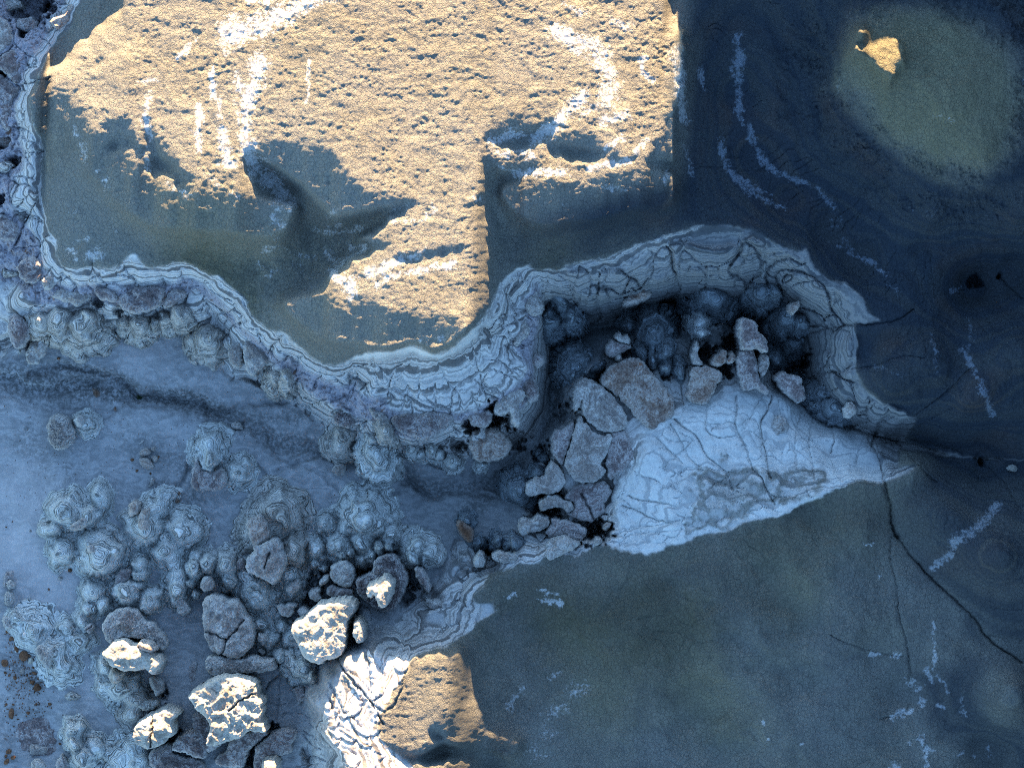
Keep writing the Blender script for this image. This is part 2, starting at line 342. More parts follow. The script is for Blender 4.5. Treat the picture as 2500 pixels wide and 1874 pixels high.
# ------------------------------------------------------------------ fissures
CR = """
3 .5|e5 275,130 300,165 370,210 400,290 450,325 495,370 520,440
3.4 .5|e5 540,30 545,110 530,160 575,240 600,340 660,400 685,470 710,510
4 .7|e5 700,30 690,75 655,130 650,190 665,280 690,390
2.6 .3|e5 410,70 405,150 415,195 470,215
2.6 .3|e5 250,150 290,220 330,310 380,340
2.8 .35|e5 180,210 240,270 300,330
3.2 .4|e5 60,470 130,490 200,500 270,520
3 .4|e5 40,515 120,540 160,570 250,590
2.2 .22|e5 100,380 180,400 270,440
2.2 .2|e5 0,650 100,600 200,600 340,560
2.2 .2|e5 20,690 60,640 150,630 300,620
2.2 .2|e5 280,440 270,380 330,340 400,360
3 .4|e5 895,110 880,190 860,250 875,330 885,400
3 .4|e5 840,100 815,180 800,240 803,340
2.8 .35|e5 970,160 985,210 965,280
2.8 .35|e5 1110,220 1085,260 1075,330
4.5 .8|e5 1130,225 1180,310 1195,420 1210,470 1230,600 1260,660
2.4 .3|e5 760,30 770,90
2.4 .3|e5 730,50 735,110
2.2 .2|e5 470,215 560,200 640,60
2.2 .2|e5 545,110 460,60
2.2 .2|e5 740,280 745,330
6 1.1|e5 850,20 900,80 960,130 1060,175 1140,205 1269,232
3.5 .5|c6 700,590 1000,510 1100,500 1270,490 1400,470 1500,400
2.4 .25|c6 1110,780 1250,760 1400,700 1560,710
3 .35|c6 1340,1210 1450,1110 1600,1010 1850,780
2.8 .3|c6 1480,1200 1600,1100 1750,1020
3.4 .4|c6 1500,1230 1750,1280 1830,1310
3.4 .5|c6 1420,1240 1560,1420 1660,1500
2.4 .3|c6 1960,1370 2100,1500 2180,1650
2.4 .3|c6 1960,1370 1920,1300 1930,1500
2.6 .3|c6 1260,1190 1300,1300 1310,1500 1340,1650
4 .5|c9 1350,0 1370,150 1460,280 1540,370
5 .7|c9 1540,370 1660,500 1760,590 1900,720 1990,860 2202,1000
2.8 .3|c9 1370,200 1350,330 1400,520 1410,680 1470,880 1500,1080
2.4 .2|c9 980,820 1200,910 1440,960
2.2 .2|c9 1480,950 1500,1240 1470,1320 1300,1350
2.2 .2|c9 1990,830 2202,850
2.2 .2|c9 1960,640 2202,660
3.5 .5|c6 2060,190 2120,250 2202,330
2.4 .25|c6 1950,210 1930,0
3.5 .5|e4 380,420 390,330 420,240 470,220
2.6 .3|e4 465,510 490,410
2.8 .3|e4 565,430 570,330 580,280
3.2 .4|e4 680,500 660,420 665,350
3.4 .4|e4 830,540 825,470 810,400 750,340
3 .4|e4 935,510 890,400
3.6 .45|e4 960,380 950,300 920,200 900,90
3 .4|e4 960,390 1060,440
3.4 .4|e4 1190,300 1080,220 1060,200
3 .4|e4 1100,110 1200,190
2.6 .3|e4 1030,90 970,20
2.6 .3|e4 200,230 180,340
2.6 .3|e4 300,260 320,350
3 .4|d8 1030,170 1035,300 1030,420
2.6 .3|d8 1480,270 1490,350 1440,440
2.6 .3|d8 720,230 690,340
3.2 .5|e2 480,650 300,670
3 .4|e2 370,370 250,440
2.6 .35|e2 400,550 300,650
3.5 .5|e2 330,1120 200,1240
4 .7|e2 400,1200 290,1380 220,1500 170,1640
4.5 .7|e1 480,1530 600,1530 700,1500 950,1420
2.6 .4|e1 720,680 800,720 915,835
4 .6|e1 0,340 60,290 150,400 240,600 270,780 260,880 0,1060
3 .5|e1 60,290 200,180 300,150
2.8 .35|d7 1190,1040 1300,1050 1480,1060
2.8 .35|d7 1240,1140 1350,1160 1480,1140
3.4 .5|d6 500,0 480,100 430,210 430,330 500,440
3 .4|d6 280,90 410,210
3 .4|d6 1690,0 1640,150 1610,250
3 .4|d6 1180,640 1180,760 1250,860 1290,1000 1280,1170
3 .4|d6 1380,1050 1360,920 1420,830 1490,790 1510,950 1500,1150
3 .5|d6 1540,800 1530,950 1620,1150 1610,1300 1650,1480
3.5 .5|d4 840,300 880,400 900,480 850,580 850,630 700,740 640,850
3 .4|d4 840,290 760,320 720,430
3.5 .5|d4 870,380 1000,440 1100,460 1200,510 1250,700 1280,870
3 .35|d4 860,640 950,720 1020,780
2.8 .3|d4 800,640 790,850 770,1030 750,1170
2.4 .25|d4 640,950 770,1030 900,980
6 1.|d4 1440,440 1580,590 1700,740 1850,900
3.4 .45|d4 1850,900 1960,1080
3 .4|d4 1050,1300 1150,1420 1250,1460
3 .4|d4 1080,1100 1230,1190 1330,1130
2.6 .35|d4 1100,1170 1240,1280
3 .4|d4 1050,1090 840,1090 830,1140
2.6 .35|d4 1060,1270 1200,1340
3 .45|d4 1020,1520 1080,1580 1180,1530 1300,1580
3.4 .5|d3 1460,780 1560,880 1590,950
3 .4|d3 260,780 300,870 400,910
3 .4|d3 1700,860 1790,940 1830,1060
3 .4|d3 60,900 110,1050 100,1240
2.6 .3|e3 640,560 700,700 760,770
"""
m_fis = np.zeros_like(Z)
def apply_fissures(Z):
    for ln in CR.strip().split('\n'):
        h, p = ln.split('|'); w, dep = map(float, h.split()); w = .8 + .2 * w; dep *= .36
        line = smooth_poly(P(p), 1, False); sl = near(line, w * 9)
        if sl is None: continue
        d = seg_dist(GX[sl] + 3 * w1[sl] + 2.2 * w3[sl], GY[sl] + 3 * w2[sl] + 2.2 * w4[sl], line)
        Z[sl] -= dep * (.75 + .35 * w1[sl]) * (np.exp(-(d / w) ** 2) + .3 * np.exp(-(d / (w * 4)) ** 2))
        m_fis[sl] = np.maximum(m_fis[sl], np.exp(-(d / w) ** 2))
# open black pits between the rocks
PITS = "c5 900,1130 55 2;c5 1080,1090 70 2.2;c5 1180,1230 60 1.2;c5 1390,1310 70 1.4;c5 1695,835 45 2;c5 1520,1080 70 1.2;c5 820,1270 45 1.4;c6 750,760 80 2.6;c6 690,640 55 1.6;c6 360,630 60 2;c6 190,700 60 1.8;c6 530,470 60 1.2;c6 240,420 60 1;c6 1925,235 38 .8;c6 2060,195 18 .6;c6 1960,1370 24 .7;c6 280,770 50 1.6;d5 1480,1110 150 1.9;d5 1980,1320 120 2;d5 2060,1370 80 1.8;d5 800,1500 60 1.4;d3 760,760 100 1;d3 1300,1190 90 1.5;d3 1670,1190 110 1.7;d3 2070,950 90 1.4;d3 280,1470 90 1.4;d3 1120,1560 100 1.2;d3 1100,1330 120 1;d4 720,1300 70 1.4;d4 480,1560 110 1.6;d2 1850,1370 100 1.5;d2 1640,830 110 .8;d2 1660,1040 60 1;d3 2150,1450 100 1;e1 920,120 130 1.6;e1 500,120 300 1;e1 60,1320 90 1.3;e1 360,590 90 1.2;e2 130,800 60 1;e2 30,560 60 1;e2 20,1170 60 1.2;d8 1050,590 60 .8;d8 1270,690 60 .9;d6 1560,520 170 1.2;d6 690,1190 80 1.8;d6 1430,1180 50 1;d7 1080,1040 120 2.4;c8 985,285 40 1.2;c8 545,480 55 1.2"
def apply_pits(Z):
    for t in PITS.split(';'):
        s, q, r, dep = t.split(); c = P(s + ' ' + q)[0]; r = float(r) * SH[s][2]; dep = float(dep)
        sl = near(c[None], r * 2.2)
        d = np.hypot(WX[sl] - c[0] + .25 * r * w1[sl], WY[sl] - c[1] + .25 * r * w2[sl])
        Z[sl] -= dep * sst(r * 1.5, r * .5, d + .5 * r * w3[sl])
apply_fissures(Z); apply_pits(Z)
Z[frame] += 0

# ------------------------------------------------------------------ layers: ledges follow the height
dzy, dzx = np.gradient(blur(Z, 4), ay.astype(np.float32) / U, ax.astype(np.float32) / U)
sl0 = sst(.2, .8, np.hypot(dzx, dzy))
lay = Z + (.03 + .09 * sl0) * w1 + (.008 + .025 * sl0) * w3
dzy, dzx = np.gradient(blur(Z, 3), ay.astype(np.float32) / U, ax.astype(np.float32) / U)
slope = np.hypot(dzx, dzy)
steep = sst(.25, .75, slope); bandvis = sst(.05, .2, slope)
rimz = np.clip(m_strat * (.12 + .88 * steep) * (1 - .9 * m_cliff) + m_white * .2, 0, 1) * (1 - .6 * m_ledge)
tb_z = np.arange(-8, 14, .01); tb = fbm(tb_z * 2.3, tb_z * 0 + 3.3, 4, 101, .62).astype(np.float32)
tb2 = np.cumsum(np.clip(.35 + 1.6 * fbm(tb_z * 3.1, tb_z * 0 + 7.7, 2, 103), .02, 3)); tb2 = (tb2 - np.linspace(tb2[0], tb2[-1], len(tb2))).astype(np.float32) * .01
fade = sst(-.45, .25, fbm(GX / 130, GY / 130, 3, 105)) * (1 - .6 * sst(1250, 1450, GX) * (GY < 1000))
Z += rimz * fade * (.7 * np.interp(lay, tb_z, tb2).astype(np.float32) + .035 * np.interp(lay * 2.2, tb_z, tb).astype(np.float32))
Z += rimz * (1 - fade) * .06 * fbm(GX / 24, GY / 24, 3, 107)
# rubble ledge
m_rub = np.clip(m_ledge, 0, 1)
rb = ridged((GX + 6 * w3) / 34, (GY + 6 * w4) / 34, 3, 21)
Z += m_rub * (.16 * (rb - .4) + .1 * w1)
# crust, silt
Z += m_clay * .05 * fbm(GX / 150, GY / 150, 3, 36) + m_clay * (.055 * w1 + .02 * fbm(GX / 26, GY / 26, 2, 31))
Z += m_floor * (.05 * w1 + .02 * fbm(GX / 40, GY / 22, 3, 32))
Z += (1 - m_clay) * (1 - m_floor) * .035 * fbm(GX / 22, GY / 22, 3, 33)
Z += far * 3 * (fbm(GX / 5000, GY / 5000, 3, 40) - .3)

# wash channels and banks on the silt
WASH = "24 .42|D -20,825 80,850 200,835 320,850 400,870 470,905 540,930 620,965 700,980 760,985 830,1010 900,1050 980,1060 1060,1040;9 .26|D 60,800 150,790 230,815 300,850 380,860 470,900;7 .18|D 560,1000 600,1060 570,1130;8 .2|D 640,850 560,870 480,900;8 .1|D 300,850 220,900 100,880 0,860;7 .2|D 520,930 420,960 390,1040 350,1090;6 .16|D 720,970 660,1000 600,1010;7 .2|D 880,1040 960,1075 1060,1070;5 .14|D 430,870 450,960 440,1030;5 .14|D 560,940 640,1010 760,1060 860,1075;5 .12|D 150,820 260,870 340,880;60 -.2|D 300,920 460,930 470,1000;50 -.16|D 640,1040 780,1050;50 -.14|D 180,780 330,780 420,800"
for t in WASH.split(';'):
    h, p = t.split('|'); w, dep = map(float, h.split()); line = smooth_poly(P(p), 2, False); sl = near(line, w * 5)
    d = seg_dist(WX[sl] + 6 * w1[sl], WY[sl] + 8 * w2[sl], line)
    Z[sl] -= dep * np.exp(-(d / w) ** 2) * m_floor[sl]

HOLL = "55 .4|c9 560,520 700,640 830,760 1000,850 1200,920;45 .35|c9 360,860 460,930 560,1020 860,1130;60 .4|c9 0,480 60,700 40,900 100,1300 240,1600;50 .3|c9 860,60 900,170;40 .25|c8 1840,600 1700,640;60 .35|c8 1300,850 1500,800 1600,950;50 .3|D 700,330 620,420 560,560;40 .3|D 480,180 470,300 520,420;50 .3|D 1420,120 1300,60;36 .25|D 200,260 260,330;60 .4|D 1690,60 1700,200 1740,330 1830,420;40 .35|D 1740,100 1760,220 1800,330;46 .3|D 1850,400 2000,500 2150,470;40 -.3|D 1660,120 1670,260 1720,360;44 .35|D 2050,700 2060,800 2120,900;34 .3|D 1870,760 1990,720;36 .3|D 1900,900 2000,860 2090,760"
for t in HOLL.split(';'):
    h, p = t.split('|'); w, dep = map(float, h.split()); line = smooth_poly(P(p), 2, False) if p.count(',') > 2 else P(p); sl = near(line, w * 3.5)
    d = seg_dist(WX[sl] + 14 * w1[sl], WY[sl] + 14 * w2[sl], line)
    Z[sl] -= dep * np.exp(-(d / w) ** 2) * m_clay[sl]
Z += m_clay * .10 * fbm(GX / 210 + .3 * w1, GY / 210, 3, 111)
# drainage rills running down the clay
Z -= m_clay * .03 * (GX > 1500) * sst(.80, .97, 1 - np.abs(pn(GX / 75 + .5 * w1, GY / 75 + .5 * w2, 113)) * 2) * sst(-.1, .4, fbm(GX / 200, GY / 200, 2, 114))
# ------------------------------------------------------------------ unseen hills outside the picture, shaped to keep the right side in shade
Q = GX + SKEW * GY
def prof(q):
    h = np.full(q.shape, 3.0, np.float32)
    h += sst(1646, 1663, q) * 4.0 + 2.0 * sst(1690, 1760, q) * sst(2085, 2000, q)
    h -= 1.05 * sst(2092, 2118, q) * sst(2196, 2176, q) * (.75 + .25 * sst(2118, 2150, q))
    h += sst(136, 121, q) * 1.35
    return h
rid = np.exp(-np.maximum(GY + 500, 0) ** 2 / (2 * 170. ** 2)) * np.where(GY < -500, np.exp(-(GY + 500) ** 2 / (2 * 900. ** 2)), 1)
zb = prof(Q) - TAN * (-500) / U
Z = np.where(rid > .02, np.maximum(Z, (zb + .25 * fbm(GX / 120, GY / 120, 3, 44) * (GY > -480)) * rid * np.maximum(sst(1590, 1660, Q) * sst(3800, 3300, Q), sst(150, 118, Q) * sst(-1500, -900, Q))), Z)

sky_block = 20 * sst(2650, 3700, GX + 60 * w1) + 16 * sst(2255, 2800, Q) * sst(-260, -1100, GY)  # unseen rise to the east and north-east, added to block sky light
Z += np.where((GX > 2580) | (GY < -240), sky_block, 0) * (.85 + .15 * fbm(GX / 400, GY / 400, 3, 121)) * (1 - .0 * far)
# ------------------------------------------------------------------ which ground stands high enough to catch the low sun
L1 = P("D 272,-60 272,20 200,80 130,140 100,162 130,183 92,198 150,212 190,250 215,300 240,270 290,255 310,300 330,350 338,380 340,330 345,300 380,330 400,365 440,395 470,415 500,420 565,432 545,380 545,350 552,322 600,308 660,312 715,325 745,370 790,415 840,430 890,440 930,440 880,462 845,485 810,512 850,538 780,560 740,592 702,632 740,655 800,652 850,680 900,680 950,690 1000,702 1012,718 1028,690 1053,660 1057,600 1055,500 1040,440 1045,420 1048,360 1050,300 1060,280 1080,270 1130,255 1180,265 1205,280 1195,300 1170,320 1120,335 1060,320 1068,345 1130,352 1180,362 1160,380 1118,392 1115,402 1200,405 1260,400 1300,385 1370,372 1395,370 1402,340 1422,290 1462,222 1470,180 1472,90 1450,40 1437,0 1440,-60")
L1x = [P("D 330,375 380,378 390,395 360,400 340,385"), P("D 410,405 440,395 470,420 440,418"), P("c1 980,1110 1100,1150 1140,1210 1100,1220 1020,1160"), P("c1 820,970 940,1000 900,1060"),
       P("c3 1130,370 1190,320 1250,285 1310,262 1365,300 1382,400 1350,500 1305,572 1255,500 1200,430"), P("c3 1075,240 1160,230 1130,300 1080,285"),
       P("c3 1040,400 1100,330 1130,350 1060,390")]
L1h = [P("D 1200,295 1270,305 1330,345 1260,360 1200,345 1170,330"), P("D 320,262 332,262 345,330 350,400 338,400 330,330"), P("D 1310,352 1380,340 1360,362 1310,370"), P("D 860,560 960,540 1000,545 900,575")]
L2 = P("c8 868,880 640,888 560,915 470,930 300,885 180,890 110,930 100,1000 60,1050 0,1045 c7 2080,1050 2080,1120 2000,1170 1960,1210 2050,1290 2110,1330 2050,1400 2150,1500 2202,1620 c8 130,1700 880,1700 890,1600 870,1560 640,1570 560,1590 460,1550 400,1470 380,1440 480,1480 600,1480 640,1420 660,1330 720,1300 800,1300 840,1420 900,1430 970,1400 980,1300 960,1220 900,1180 870,1080")
def want_lit():
    m = sdf(L1)
    for p in L1x: m = np.maximum(m, sdf(p))
    for p in L1h: m = np.minimum(m, -sdf(p))
    m = np.maximum(m, sdf(L2))
    rag = 10 * pn(GX / 26, GY / 44, 61) + 11 * pn(GX / 8, GY / 21, 62) + 8 * pn(GX / 4.5, GY / 12, 63)
    want_lit.base = samp(m, GX, GY)
    return samp(m, GX, GY) + rag * sst(60, 0, np.abs(samp(m, GX, GY))) + 5 * w1
LIT = want_lit()
LS_ = want_lit.base
FUZ = sst(.1, .5, -np.gradient(LS_, ay.astype(np.float32), axis=0)) * (np.abs(LS_) < 140)
FUZ = np.where((GX > 1640) | (m_clay < .9), 0, FUZ)
CORE = (GX > -60) & (GX < 2560) & (GY > -60) & (GY < 1934)
def sweep(Z, fix):
    """walk with the light, return height target for each point"""
    M = np.full(NX, -9., np.float32); T = Z.copy(); prev = ay[0]; MM = np.zeros_like(Z)
    for j in range(NY):
        dy = ay[j] - prev; prev = ay[j]
        if j: M = np.interp(ax + SKEW * dy, ax, M).astype(np.float32)
        off = TAN * ay[j] / U
        need = M - off
        MM[j] = need
        if fix:
            c = CORE[j]
            up = c & (LIT[j] > 0); dn = c & (LIT[j] < -1)
            t = T[j]
            t = np.where(up, np.maximum(t, need + .012), t); t = np.where(up & (FUZ[j] > .3), np.minimum(t, need + .012 + LIT[j] * .0011), t); t = np.where(c & (FUZ[j] > .3) & (LIT[j] < 0) & (LIT[j] > -100), np.maximum(t, need - .01 - -0 + .0006 * np.abs(LIT[j])), t)
            t = np.where(dn, np.minimum(t, need - np.where(FUZ[j] > .3, np.clip(-LIT[j] * .0003, .002, .1), np.clip(-LIT[j] * .01, .03, .14) + .1 * (m_clay[j] < .5))), t)
            T[j] = t
        M = np.maximum(M, T[j] + off)
    return T, MM
for it in range(5):
    T, MM = sweep(Z, True)
    d = T - Z
    d = blur(d.astype(np.float32), (14, 9, 6, 4, 2)[it])
    Z += np.where(CORE, d, 0) * sst(-60, -20, GY) if False else np.where(CORE, d, 0)
# popcorn crust: small lumps that the low sun rakes over
f1, f2, cid = worley(GX / 12, GY / 12, 71)
g1, g2, cid = worley(GX / 7.5 + .3 * w3, GY / 7.5 + .3 * w4, 77)
vary = .45 + .55 * sst(-.4, .5, fbm(GX / 85, GY / 85, 3, 78))
pop = vary * ((.5 - f1) * .022 + (.5 - g1) * .016 + .032 * fbm(GX / 23, GY / 17, 3, 72) + .014 * pn(GX / 5.2, GY / 5.2, 79)) + .045 * np.clip(fbm(GX / 60 + .4 * w1, GY / 44, 4, 73), -.5, .25) - .03 * sst(.45, .75, pn(GX / 13, GY / 9, 75)) * sst(.05, .5, pn(GX / 60, GY / 50, 76))
Z += pop * (m_clay + .45 * m_white + .5 * (1 - m_clay) * (1 - m_floor) * sst(-10, 30, LIT) * .25) * np.where(far > 0, 0, 1) * (1 - .45 * sst(40, 160, -LIT))
T, MM = sweep(Z, False)
for q in ((73, 1535), (70, 1790), (110, 775), (73, 640), (300, 1590), (150, 50), (20, 1200), (200, 1200), (1760, 100)): print(q, float(MM[np.searchsorted(ay, q[1]), np.searchsorted(ax, q[0])]))      # MM: height of the shadow edge over every point
_ix0, _iy0 = nlx, nly
def fine(arr, x, y):
    fx = np.clip((np.asarray(x, float) - ax[nlx]) / STEP, 0, ncx - 1.01); fy = np.clip((np.asarray(y, float) - ay[nly]) / STEP, 0, ncy - 1.01)
    ix = fx.astype(int); iy = fy.astype(int); fx = fx - ix; fy = fy - iy; ix = ix + nlx; iy = iy + nly
    return (arr[iy, ix] * (1 - fx) + arr[iy, ix + 1] * fx) * (1 - fy) + (arr[iy + 1, ix] * (1 - fx) + arr[iy + 1, ix + 1] * fx) * fy
def ground(x, y): return fine(Z, x, y)
# ------------------------------------------------------------------ materials
class N:
    def __init__(s, name):
        s.m = bpy.data.materials.new(name); s.m.use_nodes = True; s.t = s.m.node_tree; s.t.nodes.clear()
        s.out = s.t.nodes.new("ShaderNodeOutputMaterial"); s.b = s.t.nodes.new("ShaderNodeBsdfPrincipled")
        s.b.inputs["Roughness"].default_value = .95; s.b.inputs["Specular IOR Level"].default_value = .12
        s.t.links.new(s.b.outputs[0], s.out.inputs[0])
        g = s.t.nodes.new("ShaderNodeNewGeometry"); s.pos = g.outputs["Position"]; s.nrm = g.outputs["Normal"]
    def new(s, k, **kw):
        n = s.t.nodes.new(k)
        for a, b in kw.items(): setattr(n, a, b)
        return n
    def put(s, sock, v):
        if v is None: return
        if isinstance(v, bpy.types.NodeSocket): s.t.links.new(v, sock)
        else: sock.default_value = v
    def attr(s, name): return s.new("ShaderNodeAttribute", attribute_name=name)
    def noise(s, scale, detail=3, rough=.55, vec=None, dist=0):
        n = s.new("ShaderNodeTexNoise"); s.put(n.inputs["Vector"], vec or s.pos)
        n.inputs["Scale"].default_value = scale; n.inputs["Detail"].default_value = detail
        n.inputs["Roughness"].default_value = rough; n.inputs["Distortion"].default_value = dist
        return n.outputs[0]
    def noise1(s, w, scale, detail=2, rough=.6):
        n = s.new("ShaderNodeTexNoise", noise_dimensions='1D'); s.put(n.inputs["W"], w)
        n.inputs["Scale"].default_value = scale; n.inputs["Detail"].default_value = detail; n.inputs["Roughness"].default_value = rough
        return n.outputs[0]
    def vor(s, scale, feature='DISTANCE_TO_EDGE', vec=None, rnd=1):
        n = s.new("ShaderNodeTexVoronoi", feature=feature); s.put(n.inputs["Vector"], vec or s.pos)
        n.inputs["Scale"].default_value = scale; n.inputs["Randomness"].default_value = rnd
        return n.outputs[0]
    def math(s, op, a, b=None, c=None, clamp=False):
        n = s.new("ShaderNodeMath", operation=op, use_clamp=clamp); s.put(n.inputs[0], a); s.put(n.inputs[1], b)
        if c is not None: s.put(n.inputs[2], c)
        return n.outputs[0]
    def rng(s, v, a, b, c=0., d=1.):
        n = s.new("ShaderNodeMapRange", clamp=True, interpolation_type='SMOOTHSTEP'); s.put(n.inputs[0], v)
        for i, q in enumerate((a, b, c, d)): s.put(n.inputs[i + 1], q)
        return n.outputs[0]
    def mix(s, f, a, b, mode='MIX'):
        n = s.new("ShaderNodeMix", data_type='RGBA', blend_type=mode); s.put(n.inputs[0], f)
        for sock, v in ((n.inputs[6], a), (n.inputs[7], b)):
            s.put(sock, v if isinstance(v, bpy.types.NodeSocket) else (*v, 1))
        return n.outputs[2]
    def ramp(s, f, stops):
        n = s.new("ShaderNodeValToRGB"); s.put(n.inputs[0], f); e = n.color_ramp.elements
        while len(e) < len(stops): e.new(.5)
        for q, (p, c) in zip(e, stops): q.position = p; q.color = (*c, 1)
        return n.outputs[0]
    def bump(s, h, dist, strength=1., nrm=None):
        n = s.new("ShaderNodeBump"); n.inputs["Distance"].default_value = dist; n.inputs["Strength"].default_value = strength
        s.put(n.inputs["Height"], h); s.put(n.inputs["Normal"], nrm); return n.outputs[0]
    def done(s, col, nrm=None):
        s.put(s.b.inputs["Base Color"], col); s.put(s.b.inputs["Normal"], nrm); return s.m

PALE = [(.0, (.10, .095, .095)), (.34, (.17, .16, .155)), (.43, (.40, .375, .36)), (.52, (.56, .53, .505)), (.59, (.27, .255, .25)), (.66, (.52, .49, .47)), (.78, (.22, .20, .19)), (1., (.56, .53, .5))]
def mat_land():
    n = N("badland_ground")
    A = n.attr("mk1"); sp = n.new("ShaderNodeSeparateColor"); n.put(sp.inputs[0], A.outputs["Color"])
    B = n.attr("mk2"); sq = n.new("ShaderNodeSeparateColor"); n.put(sq.inputs[0], B.outputs["Color"])
    Cc = n.attr("mk3"); sr = n.new("ShaderNodeSeparateColor"); n.put(sr.inputs[0], Cc.outputs["Color"])
    clay, floor, ledge = sp.outputs; white, clay_shade, salt = sq.outputs; dirt, tan, lilac = sr.outputs
    lay = n.attr("lay").outputs["Fac"]
    nbig = n.noise(.35, 3); nmid = n.noise(1.6, 4, .6); nfin = n.noise(9, 4, .65); ngr = n.noise(34, 2, .7)
    # cracked clay
    wv = n.new('ShaderNodeVectorMath', operation='ADD'); n.put(wv.inputs[0], n.pos); nv = n.new('ShaderNodeTexNoise'); n.put(nv.inputs['Vector'], n.pos); nv.inputs['Scale'].default_value = 5; nv.inputs['Detail'].default_value = 4; sv = n.new('ShaderNodeVectorMath', operation='SCALE'); n.put(sv.inputs[0], nv.outputs['Color']); sv.inputs['Scale'].default_value = .14; n.put(wv.inputs[1], sv.outputs[0]); cell = n.vor(5.6, vec=wv.outputs[0])
    c_clay = n.mix(n.rng(nmid, .35, .65), (.158, .152, .132), (.212, .200, .168))
    c_clay = n.mix(n.rng(nbig, .35, .65), c_clay, (.195, .190, .172))
    c_clay = n.mix(clay_shade, c_clay, n.mix(nmid, (.026, .034, .044), (.050, .056, .062)))
    c_clay = n.mix(tan, c_clay, n.mix(nmid, (.075, .072, .052), (.12, .112, .080)))
    c_clay = n.mix(n.math('MULTIPLY', lilac, .75), c_clay, n.mix(nmid, (.135, .118, .062), (.21, .19, .115)))
    c_clay = n.mix(n.math('MULTIPLY', n.math('MULTIPLY', clay_shade, n.rng(nbig, .5, .66)), .45), c_clay, (.062, .048, .046))
    c_clay = n.mix(n.math('MULTIPLY', n.rng(n.noise(15, 5, .75), .48, .68), .45), c_clay, n.mix(.5, c_clay, (.03, .03, .032)))
    c_clay = n.mix(n.math('MULTIPLY', n.rng(n.noise(21, 3, .7), .56, .72), .35), c_clay, n.mix(.5, c_clay, (.40, .39, .36)))
    c_clay = n.mix(n.math('MULTIPLY', n.rng(ngr, .35, .7), .5), c_clay, n.mix(.5, c_clay, (.02, .02, .02)))
    c_clay = n.mix(n.math('MULTIPLY', n.rng(cell, .055, .0), n.rng(nmid, .3, .7, .1, .5)), c_clay, n.mix(.75, c_clay, (.01, .011, .012)))
    bnd = n.noise1(n.math('ADD', lay, n.math('MULTIPLY', nmid, .12)), 2.6, 2)
    c_clay = n.mix(n.math('MULTIPLY', n.math('MULTIPLY', n.rng(bnd, .42, .6), clay_shade), .55), c_clay, (.016, .026, .042))
    c_clay = n.mix(n.math('MULTIPLY', n.rng(nfin, .5, .72), .3), c_clay, n.mix(.5, c_clay, (.03, .035, .04)))
    # salt
    c_salt = n.mix(n.rng(ngr, .3, .7), n.mix(clay_shade, (.50, .50, .50), (.17, .20, .25)), n.mix(clay_shade, (.40, .40, .40), (.10, .12, .15)))
    salt2 = n.math('ADD', salt, n.math('MULTIPLY', n.rng(n.noise(.9, 4, .65), .5, .7), .22)); saltf = n.math('MULTIPLY', n.math('MULTIPLY', n.rng(salt2, .05, .5), .9), n.rng(n.math('ADD', n.math('MULTIPLY', nfin, .6), n.math('MULTIPLY', nmid, .4)), n.math('SUBTRACT', .62, n.math('MULTIPLY', salt2, .25)), n.math('SUBTRACT', .82, n.math('MULTIPLY', salt2, .27))), clamp=True)
    c_clay = n.mix(saltf, c_clay, c_salt)
    # banded beds
    w = n.math('ADD', lay, n.math('MULTIPLY', n.math('SUBTRACT', n.math('ADD', n.math('MULTIPLY', nfin, .5), n.math('MULTIPLY', nmid, .5)), .5), .16))
    band = n.noise1(w, 3.6, 3, .62)
    steep = n.attr("mk3").outputs["Alpha"]; shade_tint = n.attr("mk2").outputs["Alpha"]
    c_str = n.mix(steep, n.mix(nmid, (.30, .295, .30), (.40, .39, .385)), n.ramp(n.rng(band, .22, .78), PALE))
    c_str = n.mix(n.math('MULTIPLY', n.rng(nmid, .45, .7), .35), c_str, (.38, .36, .36))
    # rubble bed
    c_led = n.ramp(n.noise(5.5, 5, .68, dist=1.2), [(.28, (.055, .045, .050)), (.42, (.17, .145, .155)), (.52, (.33, .31, .34)), (.62, (.22, .20, .22)), (.78, (.42, .41, .46))])
    c_led = n.mix(n.rng(n.noise(2.2, 4, .6), .58, .72), c_led, (.13, .075, .055))
    # silt
    streak = n.new("ShaderNodeMapping"); n.put(streak.inputs[0], n.pos); streak.inputs["Scale"].default_value = (.9, 1.7, 1); streak.inputs["Rotation"].default_value = (0, 0, .5)
    ns = n.noise(1.6, 6, .62, streak.outputs[0], 1.5)
    c_flo = n.mix(n.rng(ns, .38, .62), (.205, .20, .205), (.30, .29, .295))
    c_flo = n.mix(n.math('MULTIPLY', n.rng(n.noise(26, 2, .6), .62, .75), .5), c_flo, (.10, .095, .10))
    dirt_shade_f = n.math('MULTIPLY', dirt, n.rng(n.noise(7, 5, .7), .38, .58), clamp=True)
    c_flo = n.mix(dirt_shade_f, c_flo, (.075, .075, .075))
    c_flo = n.mix(n.math('MULTIPLY', lilac, .7), c_flo, (.46, .41, .40))
    # white dome
    c_whi = n.mix(n.rng(nmid, .3, .7), (.43, .425, .415), (.55, .54, .52))
    c_whi = n.mix(n.math('MULTIPLY', n.rng(n.noise1(n.math('ADD', lay, n.math('MULTIPLY', nfin, .04)), 11, 2), .54, .66), .75), c_whi, (.27, .27, .275))
    c_whi = n.mix(n.math('MULTIPLY', n.rng(n.noise(5, 5, .7), .5, .68), .4), c_whi, (.33, .33, .335))
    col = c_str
    c_whi = n.mix(shade_tint, c_whi, (.13, .155, .185)); col = n.mix(shade_tint, col, n.mix(.8, col, (.035, .045, .055))); c_flo = n.mix(shade_tint, c_flo, n.mix(.85, c_flo, (.03, .042, .05)))  # painted shade mixed into slope, bed and silt colours
